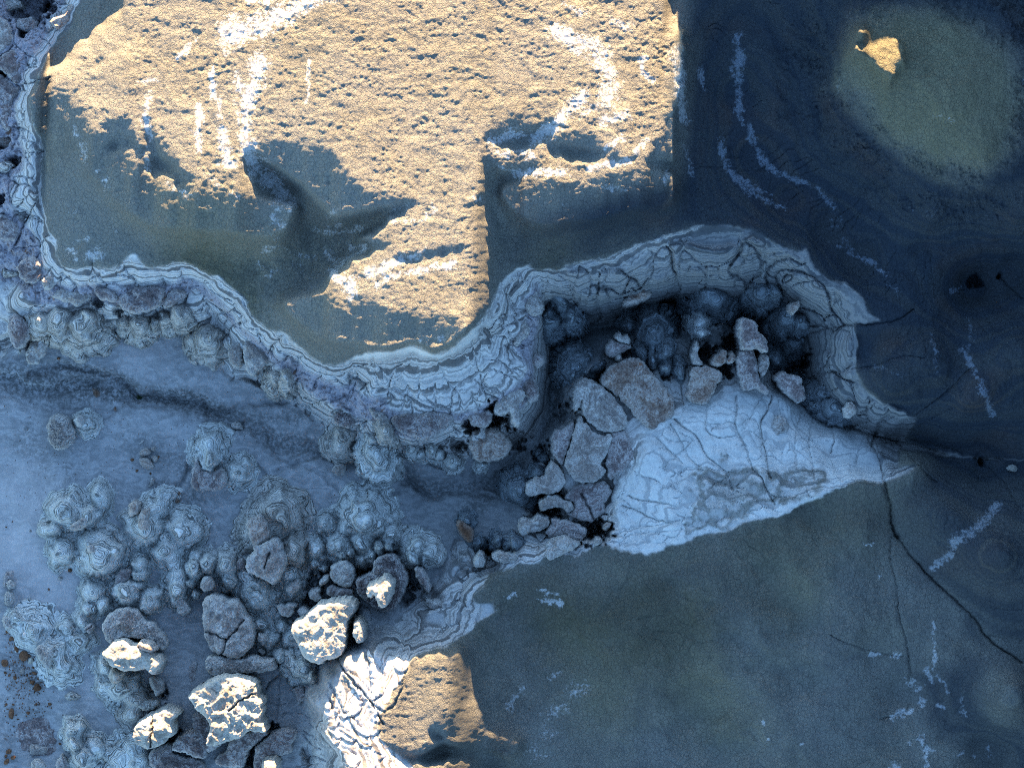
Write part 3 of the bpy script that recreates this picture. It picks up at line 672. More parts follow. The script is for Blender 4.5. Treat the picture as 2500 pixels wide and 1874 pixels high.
    col = n.mix(ledge, col, c_led); col = n.mix(floor, col, c_flo); col = n.mix(white, col, c_whi); col = n.mix(clay, col, c_clay)
    # fine relief
    h = n.math('ADD', n.math('MULTIPLY', n.rng(cell, 0, .09), n.math('MULTIPLY', clay, .7)), n.math('MULTIPLY', nfin, .6))
    h = n.math('ADD', h, n.math('MULTIPLY', ngr, .35))
    h = n.math('ADD', h, n.math('MULTIPLY', n.noise(17, 3, .8), n.math('MULTIPLY', clay, 1.8)))
    h = n.math('ADD', h, n.math('MULTIPLY', band, n.math('MULTIPLY', n.math('SUBTRACT', 1, clay), n.math('SUBTRACT', 1.0, floor))))
    return n.done(col, n.bump(h, .035, .8))
def mat_mound(name, a, b, c, tint=(.44, .44, .43)):
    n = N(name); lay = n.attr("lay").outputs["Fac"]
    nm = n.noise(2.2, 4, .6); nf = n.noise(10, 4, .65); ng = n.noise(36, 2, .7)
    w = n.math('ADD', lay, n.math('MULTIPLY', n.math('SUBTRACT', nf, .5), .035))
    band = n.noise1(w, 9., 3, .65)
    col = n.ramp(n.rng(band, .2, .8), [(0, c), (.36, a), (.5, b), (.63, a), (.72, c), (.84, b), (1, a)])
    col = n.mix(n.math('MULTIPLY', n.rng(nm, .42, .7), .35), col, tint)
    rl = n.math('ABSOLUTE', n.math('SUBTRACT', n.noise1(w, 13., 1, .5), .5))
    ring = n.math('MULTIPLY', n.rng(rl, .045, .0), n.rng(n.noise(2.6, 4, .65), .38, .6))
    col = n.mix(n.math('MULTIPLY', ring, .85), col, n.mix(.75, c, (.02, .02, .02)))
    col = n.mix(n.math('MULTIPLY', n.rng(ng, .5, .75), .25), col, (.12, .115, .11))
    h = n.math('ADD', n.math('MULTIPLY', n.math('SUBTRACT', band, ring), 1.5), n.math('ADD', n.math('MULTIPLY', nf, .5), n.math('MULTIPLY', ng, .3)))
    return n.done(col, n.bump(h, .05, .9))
def mat_rock(name, dark, mid, pale, rust, rusty=.5, bump=.8):
    n = N(name)
    nm = n.noise(1.1, 4, .6, dist=.8); nm2 = n.noise(1.3, 4, .6, dist=.5); sw = n.noise(2.6, 5, .62, dist=2.2); nf = n.noise(8, 4, .65, dist=1.2); ng = n.noise(34, 2, .7)
    col = n.ramp(sw, [(.26, dark), (.42, mid), (.5, pale), (.57, mid), (.66, dark), (.76, pale)])
    col = n.mix(n.math('MULTIPLY', n.rng(nf, .46, .66), .5), col, pale)
    col = n.mix(n.math('MULTIPLY', n.rng(nm2, .56 + .16 * (1 - rusty), .66 + .16 * (1 - rusty)), n.rng(nf, .62, .42)), col, rust)
    col = n.mix(n.math('MULTIPLY', n.rng(ng, .52, .75), .35), col, dark)
    col = n.mix(n.math('MULTIPLY', n.rng(nm, .47, .55), .8), col, n.mix(n.rng(nf, .4, .65), dark, mid))
    rim = n.attr('rind').outputs['Fac']; col = n.mix(n.math('MULTIPLY', rim, n.rng(nf, .3, .55)), col, n.mix(.35, pale, (.5, .49, .48)))
    lip = n.math('SUBTRACT', 1, n.math('MULTIPLY', n.math('ABSOLUTE', n.math('SUBTRACT', sw, .5)), 9, clamp=True))
    h = n.math('ADD', n.math('MULTIPLY', lip, .5), n.math('ADD', n.math('MULTIPLY', nf, .9), n.math('MULTIPLY', ng, .2)))
    return n.done(col, n.bump(h, .06, bump))
M_LAND = mat_land()
M_CLAY = mat_mound("grey_claystone", (.44, .435, .42), (.56, .555, .535), (.24, .235, .22), (.52, .515, .50))
M_PALE = mat_mound("pale_claystone", (.50, .52, .53), (.60, .61, .61), (.30, .31, .31), (.58, .6, .61))
M_TAN = mat_mound("tan_claystone", (.38, .345, .315), (.50, .465, .43), (.18, .16, .14), (.46, .43, .40))
M_SHADE = mat_mound("shaded_claystone", (.15, .17, .19), (.22, .245, .27), (.075, .085, .095), (.19, .215, .24))  # darker copy of the claystone, canyon shade put into its colour
M_GREY = mat_rock("grey_caprock", (.15, .12, .11), (.30, .26, .24), (.48, .45, .425), (.17, .10, .07), .25)
M_MAUVE = mat_rock("mauve_caprock", (.085, .06, .06), (.20, .155, .15), (.41, .375, .365), (.15, .07, .05), .4)
M_RUST = mat_rock("rusty_caprock", (.12, .072, .055), (.26, .195, .165), (.42, .375, .345), (.19, .075, .038), .85)
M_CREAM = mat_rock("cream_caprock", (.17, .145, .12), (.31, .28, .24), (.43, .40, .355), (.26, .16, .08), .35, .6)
M_BROWN = mat_rock("brown_ironstone", (.06, .03, .018), (.13, .062, .035), (.19, .10, .06), (.15, .06, .025), .9)

# ------------------------------------------------------------------ mesh helpers
def grid_mesh(name, X, Y, Zv, keep=None, attrs=None, mat=None, cnt=None):
    """grid of plan points -> mesh in metres; keep = mask of quads"""
    ny, nx = X.shape
    idx = np.arange(ny * nx, dtype=np.int32).reshape(ny, nx)
    q = np.stack([idx[1:, :-1], idx[1:, 1:], idx[:-1, 1:], idx[:-1, :-1]], -1)
    q = q[keep] if keep is not None else q.reshape(-1, 4)
    used = np.zeros(ny * nx, bool); used[q.ravel()] = True
    mp = np.cumsum(used).astype(np.int32) - 1; q = mp[q]
    co = np.stack([(X.ravel() - 1250) / U, (937 - Y.ravel()) / U, Zv.ravel()], 1)[used].astype(np.float32)
    me = bpy.data.meshes.new(name)
    me.vertices.add(len(co)); me.vertices.foreach_set("co", co.ravel())
    me.loops.add(q.size); me.loops.foreach_set("vertex_index", q.ravel())
    me.polygons.add(len(q)); me.polygons.foreach_set("loop_start", np.arange(0, q.size, 4, dtype=np.int32))
    me.update(calc_edges=True)
    for k, v in (attrs or {}).items():
        if isinstance(v, tuple):
            a = me.attributes.new(k, 'FLOAT_COLOR', 'POINT')
            d = np.ones((len(co), 4), np.float32)
            for i, c in enumerate(v): d[:, i] = c.ravel()[used]
            a.data.foreach_set("color", d.ravel())
        else:
            a = me.attributes.new(k, 'FLOAT', 'POINT'); a.data.foreach_set("value", v.ravel()[used].astype(np.float32))
    if mat: me.materials.append(mat)
    return me
def link(name, me, parent=None, **props):
    o = bpy.data.objects.new(name, me); COL.objects.link(o)
    if parent is not None: o.parent = parent
    for k, v in props.items(): o[k] = v
    return o
# ------------------------------------------------------------------ salt streaks, soil patches, clay and gorge painted darker for shade
def strokes(txt, warp=4.):
    m = np.zeros_like(Z)
    for ln in txt.strip().split(';'):
        h, p = ln.strip().split('|'); h = h.split(); w = 1.3 * float(h[0]); k = float(h[1]) if len(h) > 1 else 1.
        line = P(p)
        line = smooth_poly(line, 2, False) if len(line) > 2 else line
        sl = near(line, w * 3 + 20)
        if sl is None: continue
        if len(line) == 1: d = np.hypot(WX[sl] - line[0, 0], WY[sl] - line[0, 1])
        else: d = seg_dist(WX[sl] + warp * w3[sl], WY[sl] + warp * w4[sl], line)
        m[sl] = np.maximum(m[sl], k * np.exp(-(d / w) ** 2))
    return m
salt = strokes("""12|D 1590,80 1592,150 1598,240;9|D 1590,240 1600,265;10|D 1616,270 1625,300 1645,335 1670,365 1700,385 1740,395;9 .7|D 1740,395 1770,420 1800,455 1820,500 1845,545 1880,570;9|D 1555,310 1562,345 1580,380 1605,410 1640,430;8 .9|D 1640,430 1660,445 1690,448;6|D 1590,380 1620,405 1660,420;8|D 1510,150 1520,200;14|D 1462,170 1468,240 1475,260;8 .9|D 1475,320 1490,380
;7|c6 1060,0 1090,30 1140,60 1230,100 1310,180;6 .8|c6 1330,250 1410,320;5 .8|c6 1740,290 1850,260;9|c6 1810,670 1850,740 1880,810 1920,890 1960,970 2010,1080;6 .8|c6 1610,560 1640,690 1635,780;9 .6|c6 1250,740 1330,790 1420,850;6 .7|c6 1850,450 1870,560 1840,660
;13|c9 2060,0 1980,60 1900,110 1820,170 1750,240;10|c9 1720,320 1690,350 1650,390;6|c9 1230,930 1295,950;7|c9 1375,950 1420,960;14|c9 1510,1110 1550,1140;8|c9 1570,1230 1550,1280;7|c9 1430,1322 1490,1322;6 .8|c9 1635,740 1620,860 1640,1030;6|c9 1665,1060 1720,1160;6|c9 1590,1045 1640,1100;6|c9 1650,1260 1690,1270;10|c9 1465,1510;12|c9 1560,1490;9|c9 1580,1560 1600,1540;8|c9 1380,1330 1400,1330;8 .8|c9 1810,1230 1850,1350;8|c9 1810,1580;8|c9 1890,1600;12|c9 1390,1650;7|c9 1570,1590 1590,1640;6|c9 550,1370;6|c9 580,1470;5|c9 800,1495;6|c9 1280,450;5|c9 1250,240 1190,230;7 .6|c9 1970,1480 2000,1600
;26|c1 1665,410 1640,520 1600,610 1590,700 1580,800;10|c1 965,650 960,760 970,900;11|c1 1290,690 1280,820 1300,960;9|c1 1430,660 1410,780;12|c1 1425,860 1450,980 1490,1080;22|c1 1590,890 1600,1000 1630,1090 1700,1150 1780,1200 1840,1290;12 .8|c1 1840,1290 1750,1390 1830,1440;30|c1 2100,0 1900,70 1780,140 1650,210 1480,270;22|c1 1500,140 1440,190;16|c1 1620,170 1530,230;10|c1 1560,320 1450,360;8|c1 1270,290 1150,400;14 .8|c1 1600,40 1720,60;10 .8|c1 1520,480 1530,600;8|c1 1380,470 1390,650;5|c1 1980,400 1960,560 1945,680;8 .8|c1 1000,560 930,560
;26|c2 1440,240 1560,290 1690,340 1730,420 1760,500 1770,600 1760,700;16|c2 1620,620 1560,690 1500,770 1420,830 1290,930;12|c2 1880,750 1720,810;9|c2 2000,900 1930,990;12|c2 1060,910 1130,880 1220,890;10|c2 1090,990 1190,980 1290,1010;13|c2 1200,1130 1350,1110 1480,1120;16|c2 1480,830 1400,870;12 .8|c2 1800,160 1920,200;10 .8|c2 1500,60 1600,100;9|c2 1990,400 1940,470 2050,560;14 .9|c2 2180,350 2190,560;9 .8|c2 2130,1080 2120,1170;9 .6|c2 1850,1230 1750,1220;12 .9|c2 1600,750 1690,700 ;10|c2 1850,900 1750,960;9|c2 1640,1080 1900,1040
;14|c5 70,170 160,230 190,310;16|c5 480,110 380,170 280,190;8 .8|c5 640,60 540,90;10|c5 330,250 500,210 700,160 800,130;7 .7|c5 30,100 100,110;6|c5 610,625 ;8|c5 735,590;7 .8|c5 640,605;9 .7|c5 10,80 90,120 180,60 300,20
;9 .8|c2 150,1580 260,1570;7 .6|c2 20,1380 120,1340 200,1360;7 .7|c2 0,1470 130,1460 230,1450;8 .7|c2 100,1640 0,1600;6 .6|c2 430,1340 520,1320;10 .8|c2 700,1340 620,1420;9 .8|c2 560,1420 430,1430;9 .8|c2 900,1280 960,1290 ;8 .7|c2 1100,1080 1220,1090;6 .6|c2 1460,1300 1490,1300
;7 .7|c1 500,830 520,880;11 .7|c1 550,940 570,1040;6|c1 640,1090;7 .7|c1 690,1150 720,1240;8 .7|c1 970,960 960,1080;12 .6|c1 1350,1150 1420,1200 1560,1290;10 .5|c1 1100,1180 1290,1310;9 .5|c1 1750,1500 1830,1580;9 .6|c1 2010,1450 2150,1500;10 .7|c1 600,1590 640,1640;20 .5|c1 500,1340;7 .8|c1 470,1540 560,1530;8 .6|c1 760,1480;9 .6|c1 1690,1600 1900,1600 2000,1640
;14|c4 580,70 640,60;9|c4 610,100;5 .9|c4 480,50 520,90;6|c4 420,30 500,60;8 .7|c4 1650,120 1700,150;9 .7|c4 1760,170 1720,210;12 .6|c4 1870,100 1900,170 1960,230;9 .7|c4 2000,260 1960,280;14 .7|c4 2100,90 2180,110;7 .6|c4 1960,40 2000,100
;24 .55|c8 1600,1150 1500,1220 1400,1380 1320,1480 1260,1600;9 .8|c8 1230,1140 1160,1250;10 .6|c8 1480,1050 1420,1100;9 .6|c8 1500,1390 1450,1420;12 .6|c8 1400,1560 1280,1600;7|c8 1190,560 1140,575;6|c8 1350,520 1390,525;5|c8 1380,560 1450,560;6|c8 1340,600 1480,630;20 .35|c8 1950,1500;14 .4|c8 2100,1400
;7|c3 2160,545;10 .45|c3 1650,770 1720,800;8 .35|c3 1560,730 1700,790;14 .5|c3 1030,560 1040,620;8 .6|c3 980,1390 1010,1420;30 .35|c3 1450,1330 1700,1380 1950,1340""")
salt = np.maximum(salt, .5 * sst(16, 0, np.abs(s_clay)) * m_clay * (.4 + .6 * sst(-.2, .3, fbm(GX / 60, GY / 60, 2, 51))) * sst(1500, 1400, GX))
dirt = strokes("16 .9|D 200,838 320,852 400,872 470,905 540,932;14 .8|D 540,932 620,967 700,982 760,987 830,1012 900,1052 980,1062 1060,1042 1130,985;60 .4|D 700,900 900,980 1050,990;40|D 0,815 90,825 170,840;26|D 170,840 260,850;20|D 290,830 180,800 120,790;14|D 330,840 410,850 470,880;14 .8|D 470,880 560,920 640,970;16 .7|D 540,900 700,900;18 .8|D 620,950 760,985 830,1010;14 .7|D 830,1010 960,1050;30 .6|D 40,950 100,1000 60,1060;30 .5|D 280,960 400,1010;24 .7|D 340,1060 420,1080;20 .8|D 20,640 0,720;26 .8|D 415,715 ;26 .9|D 400,735;20 .7|D 690,1150 740,1180;22 .7|D 1130,990 1060,1080 1000,1110;30 .8|D 1200,760 1190,900;14 .6|c7 1250,60 1290,110;20 .8|c7 60,1000 200,1150;20 .6|c7 100,1450 200,1350;12 .7|e6 300,440 300,500;10 .9|e6 107,262;20 .5|e6 200,160 330,150;50 .35|D 0,1600 40,1500", 8)  # soil patches and wash beds; strokes in the gorge paint its shade
tan_ = strokes("45 .9|D 430,560 480,590;30 .8|D 470,590 540,650;40 .6|D 380,560;80 1|D 1420,1290 1330,1340 1200,1330;90 1|D 1480,1330 1380,1390;50 .7|D 1100,1290 1200,1250;60 .5|D 1320,1210 1500,1200;90 .7|D 1650,1180 1850,1100;40 .6|D 1190,560 1160,600;30 .5|D 1020,1340 1080,1400;60 .5|D 1700,1330 1560,1250", 20)
lilac = strokes("60 .8|D 20,1180 120,1260;80 .7|D 60,1080;60 .7|D 250,1480;50 .6|D 300,740", 10)
CLAY_SHADE = P("D 1440,-500 1475,90 1475,200 1462,330 1440,400 1300,430 1210,440 1130,470 1080,520 1100,600 1200,590 1400,530 1480,510 1700,560 1900,930 1960,970 2000,1010 1930,1060 1935,1150 1990,1240 2080,1330 2060,1420 1970,1440 1990,1560 2090,1660 2130,1900 3000,1900 3000,-500")  # clay right of the sun's edge, painted darker for shade
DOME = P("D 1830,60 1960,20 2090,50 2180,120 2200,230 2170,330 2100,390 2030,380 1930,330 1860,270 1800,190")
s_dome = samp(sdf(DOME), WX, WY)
clay_shade = sst(-40, 60, samp(sdf(CLAY_SHADE), WX, WY)) * (1 - .85 * sst(-50, 40, s_dome))
clay_shade *= 1 - .55 * sst(1480, 1300, GX) - .25 * sst(1050, 1300, GY)
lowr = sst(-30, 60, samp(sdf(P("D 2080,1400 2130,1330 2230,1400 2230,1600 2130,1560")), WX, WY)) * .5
clay_shade = np.clip(np.maximum(clay_shade - lowr, .3 * sst(-20, 30, clay2) * (.6 + .4 * w1)), 0, 1)
# crater-like crumbled rim of the right-hand dome
dang = np.arctan2(GY - 290, GX - 2260); drad = np.hypot(GX - 2260, GY - 290)
crumb = sst(-190, -60, s_dome + 20 * w1) * sst(0, -40, s_dome) * sst(-.5, .2, fbm(GX / 160, GY / 160, 2, 131)) * m_clay
Z += crumb * .16 * (ridged(dang * 5 + .4 * w1, drad / 60 + .5 * w3, 3, 83) - .5) + crumb * .06 * fbm(GX / 16, GY / 16, 2, 84)
rl = 1 - np.abs(pn(dang * 11 + .5 * w1, drad / 330, 85)) * (drad / 22); Z -= .07 * sst(.2, 1, rl) * sst(-560, -330, s_dome) * sst(-90, -190, s_dome) * m_clay * sst(-.2, .3, fbm(GX / 110, GY / 110, 2, 86))
dr = sst(46, 8, np.abs(s_dome + 14 * w1)) * sst(-.3, .25, fbm(GX / 90, GY / 90, 2, 81)); Z += dr * .13 * (ridged((GX + 8 * w3) / 24, (GY + 8 * w4) / 24, 3, 82) - .6)
MESA = np.vstack([A2, P("c5 1320,160 D 1480,505 1484,-4000 200,-4000")])
HILL = P("D 1484,-4000 1480,505 1620,498 1720,545 1740,590 1800,640 1850,670 1880,720 1900,900 1960,960 2120,993 5000,993 5000,-4000")
PLAT = np.vstack([C1, P("D 560,9000 9000,9000 9000,994 2120,994")])
sm = [samp(sdf(p), WX, WY) for p in (MESA, HILL, PLAT, WHITE)]
lab = np.zeros(Z.shape, np.int8)
for i, s in enumerate(sm): lab[s > 0] = i + 1
inb = (GX > -650) & (GX < 3150) & (GY > -650) & (GY < 2550)
lab = np.where(inb, lab, np.where(GX + .05 * GY < 250, 0, np.where(GY > 1120, 3, np.where(GX < 1673, 1, 2))))
shade_tint = sst(-60, 130, samp(sdf(P("D 1120,1120 1130,960 1150,800 1150,620 1180,560 1300,540 1420,500 1480,400 3000,400 3000,1500 1960,1500 1900,1040 1800,960 1700,900 1560,860 1430,840 1330,820 1260,860 1230,930 1190,1000 1180,1080")), GX, GY)) * .85  # shade of the right side and gorge painted into bed, silt and slope colours
shade_tint = np.maximum(shade_tint, .55 * m_floor * sst(-150, 200, samp(sdf(P("D 800,1180 860,1000 1000,1020 1100,900 1300,900 1300,1250 900,1300")), GX, GY)))  # silt by the canyon mouth gets the same painted shade
ochre = np.maximum(lilac * m_floor, m_clay * np.maximum(sst(-40, 60, s_dome + 20 * w1), strokes('70 .6|D 1500,1470 1560,1540;60 .5|D 1720,1270;70 .6|D 1300,1500 1250,1420;80 .5|D 420,480 560,560', 20)))
AT = dict(mk1=(m_clay, m_floor, m_ledge), mk2=(m_white * (1 - .8 * sst(-12, 12, s_grey)), clay_shade, salt, shade_tint), mk3=(dirt, tan_, ochre, bandvis), lay=lay)
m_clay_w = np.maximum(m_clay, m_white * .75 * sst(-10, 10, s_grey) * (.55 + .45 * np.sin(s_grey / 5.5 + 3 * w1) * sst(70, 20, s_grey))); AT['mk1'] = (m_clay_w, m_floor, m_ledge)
LN = (("wash_floor", "flat blue grey silt of the dry wash with banded canyon walls and ledges at its sides"),
      ("mesa", "broad cracked clay mesa with golden sunlit top and pale banded rim"),
      ("hill", "dark shaded clay hill with rounded olive summit and one small sunlit spot"),
      ("plateau", "shaded olive grey cracked clay plateau with a long dark fissure"),
      ("rock_slope", "pale bluish white bare slope split by thin dark branching fissures"))
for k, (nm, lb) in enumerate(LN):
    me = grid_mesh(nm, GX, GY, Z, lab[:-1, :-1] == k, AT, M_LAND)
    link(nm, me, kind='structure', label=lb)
print("land", round(time.time() - T0, 1))
# ------------------------------------------------------------------ things standing on the land
def local(x0, y0, x1, y1, st):
    return np.meshgrid(np.arange(x0, x1 + st, st, dtype=np.float32), np.arange(y0, y1 + st, st, dtype=np.float32))
def keep_quads(v):
    return (v[1:, :-1] | v[1:, 1:] | v[:-1, :-1] | v[:-1, 1:])
_sd = [100]
def origin_to(me, x, y, z):
    co = np.empty(len(me.vertices) * 3, np.float32); me.vertices.foreach_get("co", co)
    co = co.reshape(-1, 3) - np.array([wx(x), wy(y), z], np.float32); me.vertices.foreach_set("co", co.ravel()); me.update()
def make_mound(label, sheet, lobes, mat, ring=.115, rk=.8, name="clay_mound", p=1.45, group=None, cat="clay mound"):
    """beehive-shaped mound of layered clay: lobes 'x,y,r,h' joined softly"""
    _sd[0] += 3; sd = _sd[0]; s = SH[sheet]
    L = []
    for t in lobes.split():
        v = [float(q) for q in t.split(',')]
        L.append((s[0] + v[0] * s[2], s[1] + v[1] * s[2], v[2] * s[2], v[3], v[4] if len(v) > 4 else 1., v[5] if len(v) > 5 else 0.))
    x0 = min(l[0] - l[2] * 1.75 * max(1, l[4]) for l in L); x1 = max(l[0] + l[2] * 1.75 * max(1, l[4]) for l in L)
    y0 = min(l[1] - l[2] * 1.75 * max(1, l[4]) for l in L); y1 = max(l[1] + l[2] * 1.75 * max(1, l[4]) for l in L)
    X, Y = local(x0, y0, x1, y1, 1.9)
    rm = np.mean([l[2] for l in L])
    wxn = X + .26 * rm * fbm(X / (rm * .9), Y / (rm * .9), 2, sd) + .025 * rm * pn(X / (rm * .24), Y / (rm * .24), sd + 1)
    wyn = Y + .26 * rm * fbm(X / (rm * .9), Y / (rm * .9), 2, sd + 2) + .025 * rm * pn(X / (rm * .24), Y / (rm * .24), sd + 3)
    acc = 0; K = 9.
    for (cx, cy, r, h, st, an) in L:
        dx, dy = wxn - cx, wyn - cy; c, q = math.cos(math.radians(an)), math.sin(math.radians(an))
        d = np.hypot((dx * c + dy * q) / st, -dx * q + dy * c) / r
        a = np.arctan2(dy, dx)
        d = d * (1 + .06 * pn(a * 2.2 + cx, d * 1.5, sd + 4) + 0.10 * sst(.3, .9, d) * np.maximum(.12 - np.abs(pn(a * 3.2 + cx, d * .4, sd + 5)), 0) / .12)
        g = float(ground(cx, cy))
        acc = acc + np.exp(K * np.clip(h * (1.16 * np.exp(-1.35 * d ** 2.2) - .16) - 2.4 * np.maximum(d - 1.25, 0), -9, 9))
    hh = np.log(acc) / K
    gz = ground(X, Y)
    base = float(np.mean([ground(l[0], l[1]) for l in L]))
    Zm = base + hh
    layr = Zm + .02 * pn(X / 18, Y / 18, sd + 6)
    Zm = Zm + rk * ring / 6.283 * np.sin(layr / ring * 6.283) + rk * .4 * ring / 6.283 * np.sin(layr / (ring * .41) * 6.283 + 1)
    Zm += .012 * fbm(X / 7, Y / 7, 2, sd + 7)
    ok = Zm > gz - .08
    me = grid_mesh(name, X, Y, np.maximum(Zm, gz - .5), keep_quads(ok), dict(lay=layr), mat)
    cx, cy = L[0][0], L[0][1]; origin_to(me, cx, cy, base)
    o = link(name, me, label=label, category=cat); o.location = (wx(cx), wy(cy), base)
    if group: o['group'] = group
    return o
def cap_mesh(poly, zt, mat, rough=.06, tilt=(0, 0), dome=.12, edge=.18, seed=0, cuts=(), st=1.9, fray=1., name="caprock", swirl=.0):
    poly = smooth_poly(poly, 2)
    lo, hi = poly.min(0) - 9, poly.max(0) + 9
    X, Y = local(lo[0], lo[1], hi[0], hi[1], st)
    px = X + fray * (3.2 * pn(X / 15, Y / 15, seed) + 1.5 * pn(X / 5.5, Y / 5.5, seed + 1)); py = Y + fray * (3.2 * pn(X / 15, Y / 15, seed + 2) + 1.5 * pn(X / 5.5, Y / 5.5, seed + 3))
    d = seg_dist(px, py, np.vstack([poly, poly[:1]])); sd = np.where(inside(px, py, poly), d, -d)
    c = poly.mean(0); R = max(hi - lo) * .5
    dm = np.clip(sd / (R * .6), 0, 1)
    gz = ground(X, Y)
    rr = ridged((X + 8 * pn(X / 30, Y / 30, seed + 4)) / 34, (Y + 8 * pn(X / 30, Y / 30, seed + 5)) / 34, 3, seed + 6)
    h = zt + dome * (dm - .5) + tilt[0] * (X - c[0]) / U + tilt[1] * (Y - c[1]) / U
    h = h + rough * 1.7 * (rr - .45) + rough * 1.1 * fbm(X / 40, Y / 40, 2, seed + 8)
    if swirl:
        ph = fbm(X / 34, Y / 34, 3, seed + 9) * 22
        h = h + .8 * swirl * (np.abs(np.sin(ph)) - .6)
    h = h + .2 * rough * pn(X / 4.5, Y / 4.5, seed + 10)
    h = h - edge * np.exp(-np.maximum(sd, 0) / 3.2)
    for cu in cuts:
        dc = seg_dist(px, py, cu); h = h - .3 * np.exp(-(dc / 2.0) ** 2)
    out = sd < 0
    h = np.where(out, h - .12 + sd * .35, h)
    h = np.where(sd < -4.5, np.minimum(h, gz - .3), h)
    ok = (sd > -6.5) & (h > gz - .25)
    return grid_mesh(name, X, Y, np.maximum(h, gz - .45), keep_quads(ok), dict(lay=h, rind=np.exp(-np.maximum(sd - 1, 0) / 3.5)), mat), c
def top_of(spec, poly):
    c = poly.mean(0)
    if spec[0] == 'a': return float(spec[1:])
    if spec[0] == 'g': return float(np.max(ground(poly[:, 0], poly[:, 1]) * .5 + .5 * ground(*c))) + float(spec[1:])
    return float(np.percentile(fine(MM, np.append(poly[:, 0], c[0]), np.append(poly[:, 1], c[1])), 80)) + float(spec[1:])
def make_cap(label, outline, top, mat, name="caprock", cat="caprock", group=None, cuts=(), **kw):
    _sd[0] += 3
    poly = P(outline); zt = top_of(top, poly)
    me, c = cap_mesh(poly, zt, mat, seed=_sd[0], cuts=[P(q) for q in cuts], name=name, **kw)
    z0 = float(ground(*c)); origin_to(me, c[0], c[1], z0)
    o = link(name, me, label=label, category=cat); o.location = (wx(c[0]), wy(c[1]), z0)
    if group: o['group'] = group
    return o

G1 = "layered clay mounds on the wash floor"
# --- mounds, lower left
make_mound("big three-lobed layered clay mound with a hollow, at the left of the wash", 'd1', "690,560,250,1.3 1050,400,140,1.1,1.5,75 930,610,150,1.35 520,760,140,1.0 640,1000,180,1.1 1050,1010,300,1.5 1210,990,150,1.35", M_CLAY, group=G1)
make_mound("layered mound carrying two rusty rock pillars", 'd1', "1550,720,250,1.5 1650,520,160,1.0,1.6,-35 1420,660,150,1.0", M_CLAY, group=G1)
make_mound("smooth double-domed mound just right of the rusty pillar mound", 'd1', "1960,760,240,1.35 1760,970,190,1.25 1870,1080,190,1.0", M_CLAY, ring=.13, group=G1)
make_mound("small upright smooth mound below the rusty pillar mound", 'd1', "1490,1130,115,1.0 1480,1250,105,1.1", M_CLAY, group=G1)
make_mound("bulbous mound with pale top joined to a dark mauve slab", 'd1', "1340,1430,190,1.3 1460,1350,80,1.0", M_CLAY, group=G1)
make_mound("curled S-shaped smooth clay mound", 'd1', "970,1430,170,1.1 1080,1560,130,.95 920,1610,120,1.0 850,1760,120,.8", M_CLAY, group=G1)
make_mound("knobbly small mound between the bulbous mound and the grey caps", 'd1', "1600,1520,150,1.2 1680,1440,90,1.0 1560,1610,80,1.1", M_CLAY, group=G1)
make_mound("narrow ribbed mound tapering down to a forked grey rock", 'd1', "1890,1420,150,1.4,1.3,80 1900,1250,150,.9", M_CLAY, group=G1)
make_mound("tall slender clay pillar with a knuckled lower end", 'd1', "2090,1150,130,1.5,1.5,95 2040,1340,70,1.3 2090,1450,60,1.2", M_CLAY, group=G1)
make_mound("twin barrel mounds left of the two-tier caprock hoodoo", 'd3', "10,1120,120,1.5,1.3,90 215,1130,140,1.55,1.3,90 240,1300,110,1.2", M_CLAY, group=G1)
make_mound("round ringed mound with a pale bald tip near the left edge", 'd2', "320,170,260,.6 330,210,80,.8 160,60,140,.6", M_CLAY, group=G1)
make_mound("crumbling forked mound with a dark hollow in its upper side", 'd2', "680,190,120,.6,1.3,70 560,430,220,.7 830,310,160,.7,1.3,-10 640,570,220,.6 450,420,110,.7", M_CLAY, group=G1)
make_mound("low grey mound under the small sunlit cap", 'd2', "1290,800,250,1.2 1110,560,140,1.0 1110,800,130,.8", M_CLAY, group=G1)
make_mound("tall leaning mound with pale bald tips near the bottom edge", 'd2', "770,1280,150,1.3 790,1410,130,1.55 880,1570,150,1.4 1010,1460,170,1.0", M_CLAY, group=G1)
make_mound("smooth blue grey mound beside the bottom edge", 'd2', "1400,1480,200,.8 1300,1620,240,.7 1450,1620,150,.9", M_CLAY, group=G1)
make_mound("tan folded mound below the sunlit cap's dark hollow", 'd2', "1450,960,160,.9,1.4,20 1400,1080,170,.8", M_TAN, group=G1)
make_mound("smooth egg-shaped mound in the blue shade", 'd3', "1300,690,135,1.1", M_CLAY, ring=.2, group=G1)
make_mound("large cone mound with pale bald tip and brown pitted flank", 'd3', "1700,620,330,1.7 1740,690,130,1.8 1900,690,150,1.3", M_CLAY, ring=.13, group=G1)
make_mound("mound of leaning ribs with a stringy lower end", 'd3', "1190,960,170,1.3,1.3,80 1180,1130,90,1.2 1260,1170,60,1.2", M_CLAY, group=G1)
make_mound("fluted mound above the two grey cap slabs", 'd3', "1440,920,150,1.3,1.2,60 1480,1030,70,1.4 1560,1010,60,1.3 1680,1080,90,.9", M_CLAY, group=G1)
make_mound("curved finger of clay running down to the swirl-patterned rock", 'd3', "1680,900,130,1.1,1.6,50 1790,1040,100,1.2", M_CLAY, group=G1)
make_mound("ribbed clay crest above the swirl-patterned rock", 'd3', "2010,800,150,1.1 1870,950,70,1.5,1.5,90 1970,930,60,1.5,1.3,100", M_CLAY, group=G1)
make_mound("rough mauve body of the two-tier caprock hoodoo with a pale arch", 'd3', "780,560,330,1.3 820,660,110,1.6,1.3,70 560,800,250,1.4 950,990,190,1.5", M_TAN, ring=.22, group=G1)
make_mound("knobbly blue mound with a small pale peg on it", 'd3', "560,1450,200,1.2,1.4,50 480,1400,60,1.6 440,1250,190,.7", M_CLAY, group=G1)
